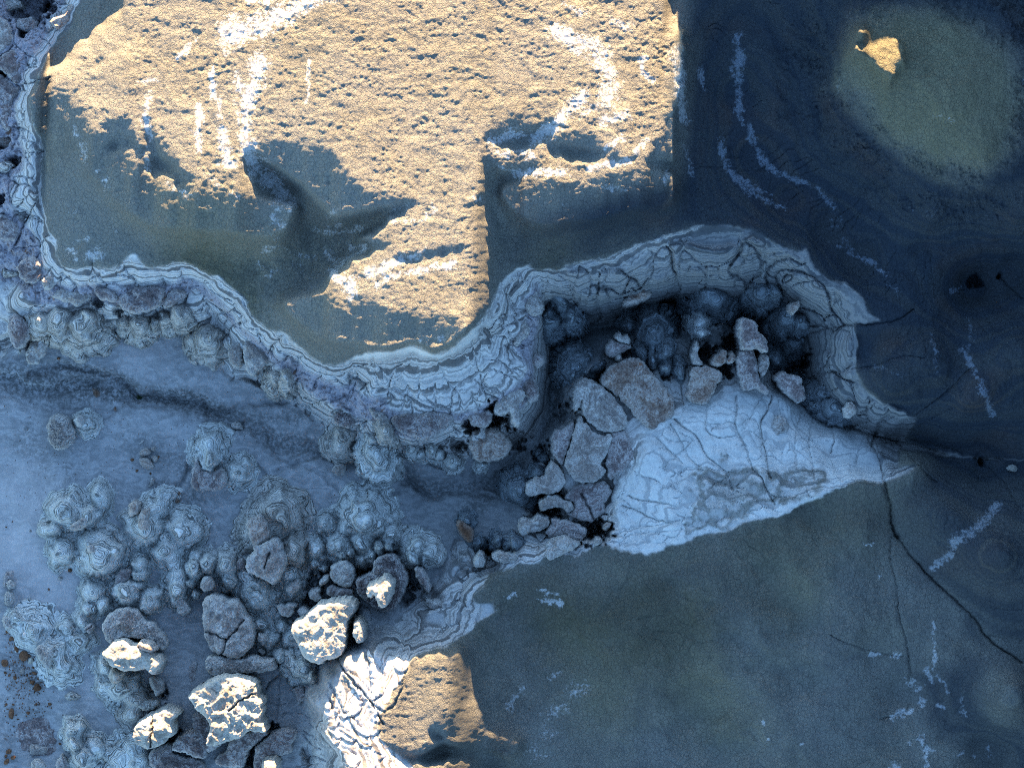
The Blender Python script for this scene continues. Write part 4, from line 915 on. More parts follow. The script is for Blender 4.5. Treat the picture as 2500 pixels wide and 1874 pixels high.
make_mound("small mound topped by a leaning flake of pale rock", 'd3', "930,1400,120,1.2 900,1230,160,.8", M_CLAY, group=G1)
make_mound("scalloped clay fan on the step right of the swirl-patterned rock", 'c8', "560,260,90,1.2 640,300,100,1.2 690,330,70,1.1 530,330,60,1.3", M_CLAY, group=G1)
make_mound("little pot-shaped mound in the blue gully above the pale basin", 'd4', "815,130,95,1.0 830,180,80,.9", M_CLAY, group=G1)
make_mound("blue rounded mound left of the pot-shaped mound", 'd4', "690,300,160,.9 600,130,120,.7", M_CLAY, group=G1)
make_mound("blue shoulder right of the pot-shaped mound", 'd4', "970,290,150,1.1,1.3,30", M_CLAY, group=G1)
make_mound("coiled mound whose tip is lit by the sun", 'd4', "1060,590,180,1.2,1.2,40 1150,690,90,2.0", M_CLAY, group=G1)
make_mound("ring-topped mound beside the pot-shaped mound's fissure", 'd4', "800,470,110,1.0", M_CLAY, group=G1)
# --- mounds in the wash and under the mesa rim
make_mound("knob of layered clay behind the rust-edged boulder", 'e6', "370,250,60,.8 345,232,38,1.0", M_CLAY, group=G1)
make_mound("pale layered mound behind the knobbed mauve boulder", 'e6', "920,350,95,.9 918,410,55,1.5", M_CLAY, ring=.12, group=G1)
make_mound("clay mound with white curved tip and two dark pits", 'e6', "1050,460,75,1.0 1040,470,36,1.3 1080,420,36,.9", M_CLAY, group=G1)
G2 = "clay cones along the foot of the mesa"
make_mound("large pale clay cone spilling onto the silt below the mesa", 'd8', "900,850,290,1.7 930,760,130,2.0 830,960,200,1.1", M_TAN, ring=.12, group=G2)
make_mound("round pale-topped cone at the foot of the mesa, left of the barrel-shaped one", 'd8', "440,820,150,.7 450,790,70,.85", M_TAN, group=G2)
make_mound("barrel-shaped cone left of the large pale clay cone", 'd8', "620,790,160,.9,1.2,90", M_TAN, group=G2)
make_mound("narrow clay cone at the left end of the buttress row", 'd8', "1330,820,100,1.3,1.4,90", M_TAN, group=G2)
make_mound("widest clay buttress under the purple ledge", 'd8', "1500,840,150,1.4,1.2,90", M_TAN, group=G2)
make_mound("thinnest clay buttress under the purple ledge", 'd8', "1660,840,75,1.2,1.5,90", M_TAN, group=G2)
make_mound("clay buttress beside the dark cleft in the purple ledge", 'd8', "1790,780,120,1.3,1.2,85", M_TAN, group=G2)
make_mound("dark-shouldered buttress above the fan of grey gravel", 'd8', "1950,740,140,1.4", M_TAN, group=G2)
make_mound("great coiled cone with a dark green hollow", 'e3', "250,1010,240,1.7 290,960,110,2.0", M_TAN, ring=.12, group=G2)
make_mound("left of the two ribbed columns under the pale rim", 'e3', "980,1420,100,1.2,1.5,100", M_TAN, group=G2)
make_mound("right of the two ribbed columns under the pale rim", 'e3', "1110,1430,85,1.2,1.5,95", M_TAN, group=G2)
make_mound("banded barrel at the left of the long clay fan", 'e4', "100,680,100,1.3 60,730,100,1.0", M_TAN, group=G2)
make_mound("long smooth clay fan sliding out from under the mesa rim", 'e4', "270,690,75,1.2 300,790,105,1.0,1.3,70", M_CLAY, rk=.2, group=G2)
make_mound("ribbed column right of the long clay fan", 'e4', "360,640,60,1.4,1.4,60", M_TAN, group=G2)
make_mound("leftmost of the small clay fingers below the crumbling ledge", 'e4', "515,750,42,1.0,1.4,80", M_CLAY, group=G2)
make_mound("plump clay finger below the crumbling ledge", 'e4', "575,780,48,1.0,1.3,80", M_CLAY, group=G2)
make_mound("rough-headed clay finger below the crumbling ledge", 'e4', "640,750,50,1.2,1.4,85", M_CLAY, group=G2)
make_mound("stubby clay finger next to the ringed cone", 'e4', "690,790,50,1.0", M_CLAY, group=G2)
make_mound("little ringed cone with a dark dot on top", 'e4', "770,830,68,1.2 768,820,34,1.3", M_CLAY, ring=.1, group=G2)
make_mound("low clay foot under the round boulder in the canyon mouth", 'e4', "950,850,48,.7", M_CLAY, group=G2)
# --- mounds in the canyon
G3 = "clay forms in the shaded canyon"
make_mound("ringed mound under the grey cap at the canyon mouth", 'd5', "1190,880,170,1.4,1.2,70 1390,700,110,1.3", M_SHADE, group=G3)
make_mound("fan-shaped mound between the two grey caps at the canyon mouth", 'd5', "1300,1030,150,1.1,1.3,80", M_SHADE, group=G3)
make_mound("pale knob behind the grey cap at the canyon mouth", 'd5', "1460,540,80,1.5 1390,480,60,1.2", M_SHADE, group=G3)
make_mound("ribbed stump on the plateau edge beside the rusty rock", 'd5', "950,1410,90,1.3,1.3,80", M_SHADE, group=G3)
make_mound("pale crumpled stump on the plateau edge", 'd5', "1120,1440,95,1.2,1.2,30", M_SHADE, group=G3)
make_mound("grey curled base of the rusty rock", 'd5', "620,1210,110,1.1 720,1420,110,1.0", M_SHADE, group=G3)
make_mound("tallest smooth clay finger in the middle of the canyon", 'd6', "1330,780,150,1.2,1.5,95 1310,1010,90,1.5,1.6,92", M_SHADE, ring=.2, group=G3)
make_mound("second smooth clay finger, just right of the tallest", 'd6', "1440,930,100,1.3,1.5,105 1440,1090,70,1.5,1.3,110", M_SHADE, ring=.2, group=G3)
make_mound("thin clay finger at the right of the finger row", 'd6', "1590,1130,80,1.3,1.9,80", M_SHADE, ring=.2, group=G3)
make_mound("short clay finger at the left of the finger row", 'd6', "1190,960,90,1.3,1.5,80", M_SHADE, ring=.2, group=G3)
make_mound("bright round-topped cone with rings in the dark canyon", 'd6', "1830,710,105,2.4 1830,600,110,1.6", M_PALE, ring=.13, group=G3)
make_mound("dim twin cone behind the bright round-topped cone", 'd6', "1850,540,105,1.8", M_SHADE, group=G3)
make_mound("ringed clay slope in the canyon left of the big slabs", 'd6', "470,1080,170,1.0 440,1170,70,1.2 580,1140,40,1.1 690,1080,60,1.0,1.6,-30", M_SHADE, group=G3)
make_mound("dark rounded buttress on the canyon's left wall", 'd6', "180,590,190,1.5 150,520,60,2.0", M_SHADE, group=G3)
make_mound("long smooth buttress below the notch in the canyon's far wall", 'd6', "420,520,110,1.3,1.5,75 300,330,130,1.2,1.6,60", M_SHADE, rk=.3, group=G3)
make_mound("clay pillar behind the small wedge cap in the canyon", 'd6', "1060,640,110,1.2,1.4,70", M_SHADE, group=G3)
make_mound("big rounded clay wall behind the rock tower", 'd7', "200,330,220,1.6", M_SHADE, group=G3)
make_mound("ringed clay pillar left of the rock tower", 'd7', "400,520,120,1.8,1.3,70", M_SHADE, group=G3)
make_mound("ringed bulge on the canyon wall above the tower", 'd7', "700,270,150,1.5,1.2,40 850,270,120,1.6,1.3,40", M_SHADE, group=G3)
make_mound("blue ringed bulge under the rust-red rock", 'd7', "1000,530,140,1.6,1.4,110 1150,590,140,1.5", M_SHADE, group=G3)
make_mound("thick clay tongue above the deepest black hole", 'd7', "1080,830,150,1.7,1.2,-20 1180,790,60,2.0", M_SHADE, group=G3)
make_mound("small rounded tongue inside the deepest black hole", 'd7', "1090,950,75,1.2", M_SHADE, group=G3)
make_mound("bald knob right of the rock tower", 'd7', "870,1000,120,1.6,1.2,60 850,1100,90,1.1", M_SHADE, group=G3)
make_mound("slim clay post beside the deepest black hole", 'd7', "975,1050,60,1.6,1.4,90", M_SHADE, group=G3)
make_mound("rounded clay roll under the right-hand pale band", 'd7', "1400,1380,150,1.0,1.3,-15", M_SHADE, group=G3)
make_mound("rounded clay bulge carrying the small crusty cap", 'd7', "1530,1530,160,1.0,1.3,10", M_SHADE, group=G3)
make_mound("white ball of clay on top of the rock tower", 'd7', "575,700,60,3.2", M_PALE, p=2.4, name="white_clay_ball", cat="clay ball")
make_mound("white ringed knob on the lower shoulder of the rock tower", 'd7', "702,840,52,3.0", M_PALE, p=2.2, name="white_clay_ball", cat="clay ball", ring=.08)
print("mounds", round(time.time() - T0, 1))
# --- caprocks, slabs and boulders
K1 = "caprocks among the lower left mounds"
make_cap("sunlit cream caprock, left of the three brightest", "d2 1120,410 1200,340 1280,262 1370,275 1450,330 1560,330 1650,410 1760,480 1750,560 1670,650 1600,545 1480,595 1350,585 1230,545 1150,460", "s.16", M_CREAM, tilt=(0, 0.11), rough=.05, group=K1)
make_cap("rusty brown knob on the upper edge of the left sunlit caprock", "d2 1510,290 1570,275 1690,330 1690,380 1620,400 1530,350", "s.1", M_RUST, group=K1)
make_cap("small sunlit knob just below the left sunlit caprock", "d2 1188,625 1240,568 1312,620 1310,700 1245,752 1190,705", "s.14", M_CREAM, tilt=(0, 0.13), group=K1)
make_cap("lumpy grey caprock in shade behind the left sunlit caprock", "d2 1080,120 1165,0 1300,-70 1480,-50 1530,60 1650,110 1720,180 1810,330 1740,425 1690,330 1560,270 1420,270 1300,245 1200,330 1150,300 1110,260", "a1.75", M_GREY, swirl=.06, group=K1)
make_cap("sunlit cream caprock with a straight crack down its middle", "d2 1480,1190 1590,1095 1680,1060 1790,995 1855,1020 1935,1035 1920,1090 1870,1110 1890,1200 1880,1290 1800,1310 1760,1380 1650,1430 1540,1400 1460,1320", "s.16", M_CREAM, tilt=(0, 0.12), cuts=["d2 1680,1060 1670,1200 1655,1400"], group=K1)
make_cap("jagged grey rock beside the dark hollow", "d2 1570,680 1700,690 1765,800 1705,905 1640,870 1600,760", "a1.4", M_GREY, group=K1)
make_cap("curled tan rock below the dark hollow", "d2 1420,980 1530,940 1600,930 1690,930 1710,1010 1560,1065 1480,1030", "a1.35", M_TAN, swirl=.06, group=K1)
make_cap("large mauve boulder with rough crust in the bottom left corner", "d2 20,1260 150,1180 300,1130 420,1045 520,1110 560,1220 590,1330 625,1480 530,1620 400,1600 240,1560 120,1480 20,1380", "g.03", M_MAUVE, rough=.05, name="boulder", cat="boulder")
make_cap("rounded pale stone lying on the large mauve boulder", "d2 240,1470 300,1410 400,1395 480,1450 470,1540 380,1570 280,1550", "g.24", M_GREY, name="boulder", cat="boulder", dome=.15)
make_cap("dark mauve block at the bottom edge right of the large mauve boulder", "d2 580,1600 640,1525 700,1600 720,1720 560,1720", "g.4", M_MAUVE, name="boulder", cat="boulder")
make_cap("knobbly grey stone at the bottom edge below the mauve boulder", "d2 280,1640 340,1580 440,1600 450,1720 290,1720", "g.35", M_GREY, name="boulder", cat="boulder")
make_cap("flat brown stone alone on the silt left of the sunlit caps", "d2 648,900 720,850 800,870 862,932 780,958 680,952", "g.22", M_TAN, name="boulder", cat="boulder", rough=.04)
make_cap("split dark rock wedged between two ringed mounds", "d2 875,165 960,98 1010,150 930,232", "a1.3", M_MAUVE, cuts=["d2 890,200 985,120"], group=K1)
make_cap("thin tilted crust on the left side of the forked mound", "d2 335,390 400,330 460,400 560,350 560,450 500,640 450,560 380,460", "a1.25", M_GREY, swirl=.05, group=K1)
make_cap("grey rock with swirls at the left edge, upper of the pair", "d1 20,1320 80,1290 140,1340 120,1400 40,1410", "g.35", M_GREY, swirl=.08, name="boulder", cat="boulder")
make_cap("grey rock with swirls at the left edge, lower of the pair", "d1 10,1450 60,1420 120,1460 110,1550 40,1600 0,1560", "g.35", M_GREY, swirl=.08, name="boulder", cat="boulder")
make_cap("mauve flake at the left edge above the swirled rocks", "d1 -20,1250 60,1200 125,1200 110,1300 40,1380 -20,1380", "g.15", M_MAUVE, name="boulder", cat="boulder")
make_cap("grey crusted rock in the left corner under the swirled rocks", "d2 -20,60 60,20 110,60 110,180 30,180 -20,120", "g.5", M_GREY, swirl=.06, name="boulder", cat="boulder")
make_cap("rusty pillar, upper left of the two on the layered mound", "d1 1390,460 1440,435 1500,460 1495,560 1450,600 1400,610 1375,570", "a2.1", M_RUST, group=K1)
make_cap("rusty pillar, taller of the two on the layered mound", "d1 1520,540 1570,515 1615,540 1590,640 1625,700 1590,760 1510,750 1480,700 1500,620", "a2.2", M_RUST, group=K1)
make_cap("dark mauve slab joined to the bulbous mound", "d1 1210,1290 1270,1180 1390,1170 1420,1220 1330,1330 1220,1390", "a1.0", M_MAUVE, group=K1)
make_cap("dark red crust along the foot of the three-lobed mound", "d1 760,1110 830,1130 900,1230 1010,1290 1120,1290 1060,1330 930,1290 820,1200", "g.25", M_MAUVE, group=K1)
make_cap("tiny pale cap in the saddle of the three-lobed mound", "d1 905,950 960,900 1030,930 1030,1000 960,1010", "a1.95", M_GREY, group=K1)
make_cap("crumpled crust on the ridge of the three-lobed mound", "d1 730,720 800,660 900,600 950,660 880,740 800,760", "a1.85", M_GREY, swirl=.06, group=K1)
make_cap("forked grey rock at the foot of the ribbed mound", "d1 1870,1480 1940,1480 2000,1540 2060,1640 1960,1690 1880,1658", "a1.3", M_GREY, group=K1)
make_cap("upper rust-flecked cap of the two-tier hoodoo", "d3 470,640 600,570 650,640 692,720 692,820 640,900 560,950 500,920 480,800 440,690", "a2.0", M_RUST, rough=.05, group=K1)
make_cap("lower grey plate of the two-tier hoodoo", "d3 430,1080 520,1000 520,920 640,890 720,830 800,850 840,930 870,1010 890,1100 870,1180 820,1220 790,1300 740,1350 640,1290 560,1250 450,1210", "a2.15", M_GREY, dome=.06, group=K1, cuts=["d3 700,1000 640,1170"])
make_cap("small ear-shaped flake of pale rock in the shade", "d3 860,1390 900,1350 950,1320 1012,1278 1030,1340 1030,1400 960,1450 880,1440", "a1.75", M_GREY, rough=.03, group=K1)
make_cap("round dark stone wedged left of the two-tier hoodoo", "d3 312,1110 350,1060 410,1070 430,1150 400,1205 340,1190", "a1.2", M_MAUVE, dome=.2, group=K1)
make_cap("small grey cap left of the knobbly blue mound", "d3 -60,1290 0,1250 70,1260 90,1350 60,1420 -30,1430 -60,1340", "a1.8", M_GREY, group=K1)
make_cap("largest grey caprock, cracked into rough plates", "d3 -20,1480 120,1440 200,1480 240,1525 310,1500 390,1560 d4 425,0 525,90 530,320 440,420 400,470 290,490 180,440 60,400 0,260 -30,100 -30,-60", "a2.05", M_GREY, rough=.07, group=K1, cuts=["d4 180,440 230,280 330,180 420,60", "d4 0,190 120,220 230,280"])
make_cap("angular grey cap above the pale basin, beside the sunlit slab", "d3 765,1600 800,1550 850,1560 985,1540 960,1610 930,1690 820,1680", "a1.75", M_GREY, group=K1)
make_cap("narrow grey cap joined to the angular cap's right side", "d3 1000,1600 1050,1590 1120,1620 1140,1680 1080,1720 990,1690", "a1.65", M_GREY, group=K1)
make_cap("left plate of the pair of grey cap slabs beside the black holes", "d3 1360,1130 1490,1070 1590,1120 1612,1250 1590,1380 1450,1350 1340,1290", "a2.05", M_GREY, group=K1)
make_cap("purple plate below the pair of grey cap slabs", "d3 1290,1440 1340,1330 1480,1370 1590,1380 1600,1470 1400,1490", "a1.95", M_MAUVE, group=K1)
make_cap("bone-like grey rod leaning on the cap slabs", "d3 1215,1310 1330,1230 1345,1290 1240,1390", "a1.95", M_GREY, dome=.15, group=K1)
make_cap("knobbed grey root below the bone-like rod", "d3 1110,1450 1190,1370 1260,1390 1230,1450 1260,1500 1220,1540 1130,1500", "a1.7", M_GREY, group=K1)
make_cap("swirl-patterned grey rock under the sunlit horn", "d3 1830,1060 1960,1010 2060,1030 2130,1120 2211,1280 2150,1400 2120,1480 2060,1600 1900,1640 1790,1560 1640,1440 1620,1280 1720,1250 1810,1210", "a2.2", M_MAUVE, swirl=.1, rough=.05, group=K1)
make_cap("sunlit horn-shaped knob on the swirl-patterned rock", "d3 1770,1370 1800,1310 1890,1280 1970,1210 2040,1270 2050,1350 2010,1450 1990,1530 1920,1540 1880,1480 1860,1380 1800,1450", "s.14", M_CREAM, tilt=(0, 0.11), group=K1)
make_cap("leaf-shaped grey slab with a dark centre on the plateau edge", "c8 550,380 600,400 640,470 650,550 600,520 560,450", "a2.4", M_MAUVE, group=K1)
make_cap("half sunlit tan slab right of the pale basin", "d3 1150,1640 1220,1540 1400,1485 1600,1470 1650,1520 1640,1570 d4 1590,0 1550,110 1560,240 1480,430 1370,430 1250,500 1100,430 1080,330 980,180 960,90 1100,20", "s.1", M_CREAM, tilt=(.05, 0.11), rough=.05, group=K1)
make_cap("shaded grey corner broken off the half sunlit slab", "d4 960,60 1080,30 1220,20 1290,90 1300,200 1210,260 1180,240 1110,180 1080,300 1000,190", "a2.15", M_GREY, group=K1)
make_cap("thin grey rib between the half sunlit slab and the lit cliff", "d4 1600,10 1640,0 1660,150 1610,290 1540,390 1500,420 1560,240", "a2.2", M_MAUVE, group=K1)
make_cap("pale sunlit crest right of the thin grey rib", "d4 1640,40 1700,20 1750,120 1740,230 1680,280 1640,220 1625,120", "s.1", M_CREAM, tilt=(0, 0.11), group=K1)
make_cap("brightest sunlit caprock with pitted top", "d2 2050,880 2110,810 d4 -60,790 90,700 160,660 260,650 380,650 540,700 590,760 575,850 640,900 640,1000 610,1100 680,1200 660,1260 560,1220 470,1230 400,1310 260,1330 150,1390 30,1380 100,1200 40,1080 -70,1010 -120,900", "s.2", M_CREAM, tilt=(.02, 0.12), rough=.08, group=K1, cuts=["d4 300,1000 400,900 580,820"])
make_cap("blue grey lower lip under the brightest caprock", "d2 2060,1100 2140,1060 d4 20,1110 90,1200 30,1380 160,1400 250,1360 100,1480 0,1500 -80,1400 -140,1260", "a1.6", M_MAUVE, group=K1)
make_cap("smooth blue slab below the brightest caprock", "d4 250,1370 430,1290 560,1240 660,1262 685,1290 560,1400 460,1470 430,1600 400,1680 80,1640 120,1540 230,1480", "a1.7", M_MAUVE, rough=.03, group=K1)
make_cap("small crusted cap on the left side of the blue gully", "d4 545,220 640,210 700,260 640,330 620,370 590,330 560,300", "a1.5", M_GREY, group=K1)
make_cap("single pale stone in the fissure of the blue gully", "d4 550,400 590,365 640,410 620,450 570,440", "a1.3", M_GREY, dome=.15, group=K1)
make_cap("broken grey ledge between the largest caprock and the brightest one", "d4 -20,460 150,450 400,490 520,440 700,500 740,495 775,580 680,625 540,640 380,640 200,660 30,680", "a1.95", M_GREY, swirl=.06, group=K1)
make_cap("purple grey slab at the bottom beside the pale stepped cliff", "d4 530,1480 560,1420 680,1330 780,1250 950,1230 1000,1300 930,1400 950,1480 900,1520 740,1540 640,1620 600,1720 510,1720", "a1.75", M_MAUVE, rough=.05, group=K1)
make_cap("sunlit lump on the purple grey slab at the bottom edge", "d4 620,1585 700,1540 790,1535 810,1700 650,1700", "s.14", M_CREAM, tilt=(0, 0.11), group=K1)
make_cap("dark wedge leaning against the pale basin's lit cliff", "d4 940,820 1000,780 1085,770 1090,870 1050,960 1010,1010 970,900", "a1.45", M_MAUVE, group=K1)
make_cap("angular grey slab at the bottom edge, left of the black gap", "d2 1570,1510 1700,1440 1810,1400 1860,1440 1840,1510 2000,1560 2110,1570 2211,1640 2211,1730 1620,1730", "g.7", M_MAUVE, swirl=.05, group=K1)
make_cap("pointed purple slab between the cracked cream cap and the blue slab", "d2 1830,1440 1900,1345 2000,1280 2090,1230 2150,1260 2180,1340 2230,1420 2211,1580 2110,1560 1960,1505 1850,1490", "g.95", M_MAUVE, group=K1)
make_cap("purple stain of thin crust on the pale basin", "d2 2010,640 2040,540 2090,510 2110,560 2080,690 2070,760 2020,770", "g.03", M_MAUVE, dome=.02, edge=.02, rough=.015, name="crust_patch", cat="crust")
make_cap("small tan lump below the cone mounds at the canyon-side step", "c8 610,590 650,590 720,600 740,640 700,650 640,660", "g.3", M_GREY, group=K1)
# --- boulders in the wash
W = dict(name="boulder", cat="boulder")
make_cap("rust-edged rough boulder in the wash at the left", "e6 195,262 213,206 268,200 300,225 312,260 325,292 300,345 250,366 212,345 200,310", "g.75", M_GREY, swirl=.09, dome=.25, **W)
make_cap("small angular stone perched on the knob behind the rust-edged boulder", "e6 320,220 340,205 370,215 365,245 345,265 322,245", "a1.3", M_GREY, rough=.03, **W)
make_cap("rust-brown crust on the corner of the rust-edged boulder", "e6 190,262 208,212 250,202 240,222 212,250 205,275", "g.62", M_RUST, **W)
make_cap("large mauve boulder crowned by a pale clay knob", "e6 835,500 850,420 872,380 880,440 930,460 965,440 1000,470 1003,510 960,545 920,540 870,548 838,530", "g.8", M_MAUVE, rough=.08, dome=.2, **W)
make_cap("split right half of the large mauve boulder", "e6 955,450 985,440 1005,470 1003,505 975,530 940,535 948,490", "g.72", M_GREY, dome=.15, **W)
make_cap("grey oval rock lying on the dark wash bed", "e6 1010,245 1030,232 1062,250 1072,268 1050,276 1020,262", "g.3", M_GREY, rough=.04, **W)
make_cap("rounded brown boulder in the middle of the wash", "d3 1345,120 1380,60 1450,35 1510,60 1520,120 1460,180 1390,180", "g.45", M_GREY, dome=.3, rough=.05, **W)
make_cap("thin flat flake lying above the fractured boulder", "e6 590,338 612,318 634,318 615,334", "g.2", M_GREY, rough=.03, **W)
make_cap("pale elongated stone below the fractured boulder", "e6 645,520 652,490 668,478 680,495 670,518 652,530", "g.3", M_GREY, rough=.04, **W)
make_cap("rust brown upright stone near the hoodoos, upper of two", "d1 1870,390 1880,340 1910,330 1925,365 1900,400", "g.35", M_BROWN, **W)
make_cap("rust brown ringed stone near the hoodoos, lower of two", "d1 1845,440 1880,405 1915,420 1920,460 1870,475", "g.35", M_BROWN, **W)
make_cap("dark red rough stone on the dark wash bed", "e6 392,92 410,84 432,100 426,130 408,138 396,115", "g.16", M_BROWN, rough=.05, **W)
make_cap("round dark red stone on the edge of the silt", "e6 484,178 495,166 508,175 504,188 490,189", "g.16", M_BROWN, **W)
fr = bpy.data.objects.new("fractured_boulder", None); COL.objects.link(fr)
fc = P("e6 640,395")[0]; fz = float(ground(*fc)); fr.location = (wx(fc[0]), wy(fc[1]), fz)
fr['label'] = "brown boulder broken into several close-fitting pieces on the wash floor"; fr['category'] = "boulder"
for q, h in (("e6 602,372 625,350 650,356 662,374 632,390 608,390", .42), ("e6 600,398 628,392 652,402 672,425 665,442 640,450 612,432", .45), ("e6 654,358 668,342 682,348 676,366 664,366", .36), ("e6 655,392 668,382 690,392 682,412 670,418", .38)):
    _sd[0] += 3
    me, c = cap_mesh(P(q), fz + h, M_RUST, seed=_sd[0], st=1.5, fray=.4, rough=.04, dome=.1, name="rock_fragment")
    origin_to(me, fc[0], fc[1], fz); link("rock_fragment", me, fr)
make_cap("tall mauve boulder leaning against the mesa's foot at the left", "d8 60,800 130,730 220,740 280,830 322,920 310,980 220,1090 130,1105 90,980", "g.8", M_MAUVE, dome=.3, **W)
make_cap("grey mauve boulder just right of the tall mauve one", "d8 250,1150 320,965 400,930 500,960 562,1000 480,1080 450,1170 400,1220 390,1270 285,1285 242,1225", "g.6", M_GREY, dome=.25, **W)
make_cap("yellowish small stone below the tall mauve boulder", "d8 150,1140 180,1115 205,1140 180,1175 155,1170", "g.2", M_CREAM, **W)
# --- caprocks of the mesa's purple ledge
K2 = "caprocks in the ledge under the mesa rim"
make_cap("blocky grey rock jutting from the ledge at the left corner of the rim", "d8 465,350 560,310 622,370 605,440 520,492 465,445", "g.22", M_GREY, group=K2)
make_cap("round crusted rock above the left corner of the ledge", "d8 180,230 270,120 420,120 480,220 470,340 400,410 280,400 210,350", "g.22", M_MAUVE, dome=.1, rough=.06, group=K2)
make_cap("ledge caprock left of the first dark cleft", "d8 1030,440 1200,470 1290,500 1270,632 1150,595 1060,570", "g.22", M_MAUVE, rough=.08, group=K2)
make_cap("broadest ledge caprock, between the two dark clefts", "d8 1285,620 1310,505 1480,440 1700,430 1800,450 1780,560 1700,685 1560,715 1440,735 1330,685", "g.22", M_MAUVE, rough=.09, group=K2)
make_cap("ledge caprock right of the second dark cleft", "d8 1750,685 1820,520 1900,440 2060,500 1960,625 1860,665", "g.22", M_MAUVE, rough=.08, group=K2)
make_cap("ledge caprock above the large pale clay cone", "d8 570,560 640,440 820,470 1010,500 985,580 900,630 820,660 720,610 620,585", "g.22", M_GREY, rough=.08, group=K2)
make_cap("left half of the split grey caprock at the foot of the rim", "e3 460,1180 500,1050 560,990 640,1010 622,1180 610,1295 540,1325 480,1275", "g.22", M_GREY, dome=.25, group=K2)
make_cap("right half of the split grey caprock at the foot of the rim", "e3 650,1000 800,1040 905,1150 930,1250 820,1330 730,1412 660,1350 632,1180", "g.22", M_GREY, dome=.25, group=K2)
make_cap("crumbling ledge caprock above the row of clay fingers", "c5 390,1090 450,1060 570,1060 700,1040 800,1070 790,1120 700,1190 600,1235 540,1210 450,1180", "g.22", M_MAUVE, rough=.08, group=K2)
make_cap("pleated grey rock left of the long clay fan", "e4 20,560 60,510 130,520 170,560 165,610 110,620 50,600", "g.22", M_MAUVE, swirl=.09, group=K2)
make_cap("ragged grey ledge rock right of the long clay fan", "e4 240,490 330,500 390,560 410,620 370,640 320,590 280,550", "g.22", M_GREY, swirl=.07, group=K2)
make_cap("grey knuckled ledge rock beside the black slot", "c5 880,1060 1000,1040 1040,1050 1030,1110 1000,1150 930,1150 900,1110", "g.22", M_MAUVE, group=K2)
make_cap("long blade-like rock pointing into the gorge", "c5 1060,990 1130,930 1220,890 1260,940 1230,980 1210,1010 1215,1120 1195,1150 1165,1120 1160,1040 1110,1070 1050,1060", "g.22", M_GREY, group=K2)
make_cap("knobbly ledge rock overlooking the gorge", "c5 1210,880 1290,820 1330,880 1330,960 1290,1000 1250,960", "g.22", M_MAUVE, group=K2)
make_cap("speckled rock plate on the mesa's right rim, lower", "c5 1160,620 1215,540 1230,470 1270,480 1275,560 1240,600 1190,640", "g.22", M_GREY, rough=.08, group=K2)
make_cap("pale rock plate on the mesa's right rim, upper", "c5 1240,400 1260,330 1310,270 1345,330 1370,410 1310,450 1270,440", "g.22", M_GREY, group=K2)
make_cap("dark eroded block on the canyon's left wall", "c5 1270,740 1310,680 1360,690 1370,740 1330,770 1290,760", "g.22", M_MAUVE, group=K2)
# --- left edge rock platform
K3 = "rough rock plates on the ledge at the upper left"
make_cap("brown nodular rock tucked under the mesa's top left rim", "e1 900,440 950,340 1060,310 1170,240 1280,90 1440,30 1430,130 1290,330 1180,500 1040,560 990,500", "g.1", M_RUST, rough=.07, group=K3)
make_cap("swirled lilac rock below the dark hole at the upper left", "e1 280,330 450,320 580,310 690,430 660,560 640,640 480,580 310,510", "g.1", M_MAUVE, swirl=.06, group=K3)
make_cap("smooth blue slab at the upper left edge", "e1 -80,340 60,300 150,400 240,590 265,780 240,860 60,1010 -80,1060", "g.1", M_GREY, rough=.03, group=K3)
make_cap("broad lilac rock plate at the left edge", "e1 -80,1090 250,880 330,960 430,1200 440,1400 380,1500 330,1560 150,1400 60,1280 -80,1220", "g.1", M_MAUVE, group=K3, rough=.05)
make_cap("lower lilac rock plate at the left edge", "e1 -80,1340 60,1360 160,1420 330,1590 430,1540 e2 210,30 150,120 160,250 150,330 100,460 50,400 -30,370", "g.1", M_MAUVE, group=K3, rough=.06)
make_cap("brown rock with hollows at the left edge", "e2 -30,390 50,400 100,470 150,450 160,560 110,640 20,600 -30,560", "g.1", M_RUST, group=K3)
make_cap("dark rounded rock in a hollow at the left edge", "e2 -30,700 60,760 130,750 160,800 90,880 30,890 -30,850", "g.1", M_TAN, group=K3)
make_cap("crusted lilac plate right of the hollow at the left edge", "e2 110,640 190,570 250,640 240,740 200,840 190,930 60,950 70,900 150,880 200,720", "g.1", M_MAUVE, group=K3, swirl=.05)
make_cap("blue lilac block at the left edge above the corner crack", "e2 -30,1280 60,1320 150,1400 220,1420 180,1560 150,1620 60,1600 -30,1590", "g.1", M_MAUVE, group=K3)
make_cap("pale rock crest at the top left corner", "e1 240,-60 420,60 380,130 200,160 60,200 -60,220 -60,-60", "g.1", M_TAN, group=K3)
make_cap("crumpled brown slope rock near the left edge below the rim corner", "d8 0,220 100,260 200,260 190,330 100,350 0,330", "g.1", M_TAN, group=K3)
# --- big slabs in the canyon
K4 = "broken cap slabs beside the white slope"
make_cap("largest grey slab with a pointed upper end", "c5 1590,820 1700,862 1762,905 1880,1030 1905,1130 1840,1185 1700,1175 1640,1100 1612,1065 1600,1010 1562,1058 1548,960", "a2.0", M_GREY, rough=.05, dome=.05, group=K4, cuts=["c5 1605,975 1600,1060 1660,1150"])
make_cap("long grey slab, lower of the big pair", "d5 1790,150 1842,58 1872,110 1990,235 2090,285 2160,240 2215,300 2150,400 2130,500 2060,575 2125,640 2100,720 2000,782 1880,802 1780,762 1730,690 1660,610 1700,480 1740,350", "a2.05", M_GREY, rough=.05, dome=.05, group=K4)
make_cap("purple shard along the left side of the long grey slab", "d5 1550,222 1690,205 1760,120 1785,155 1740,350 1690,490 1652,605 1590,545 1540,465 1532,330", "a1.85", M_MAUVE, rough=.03, dome=.04, group=K4)
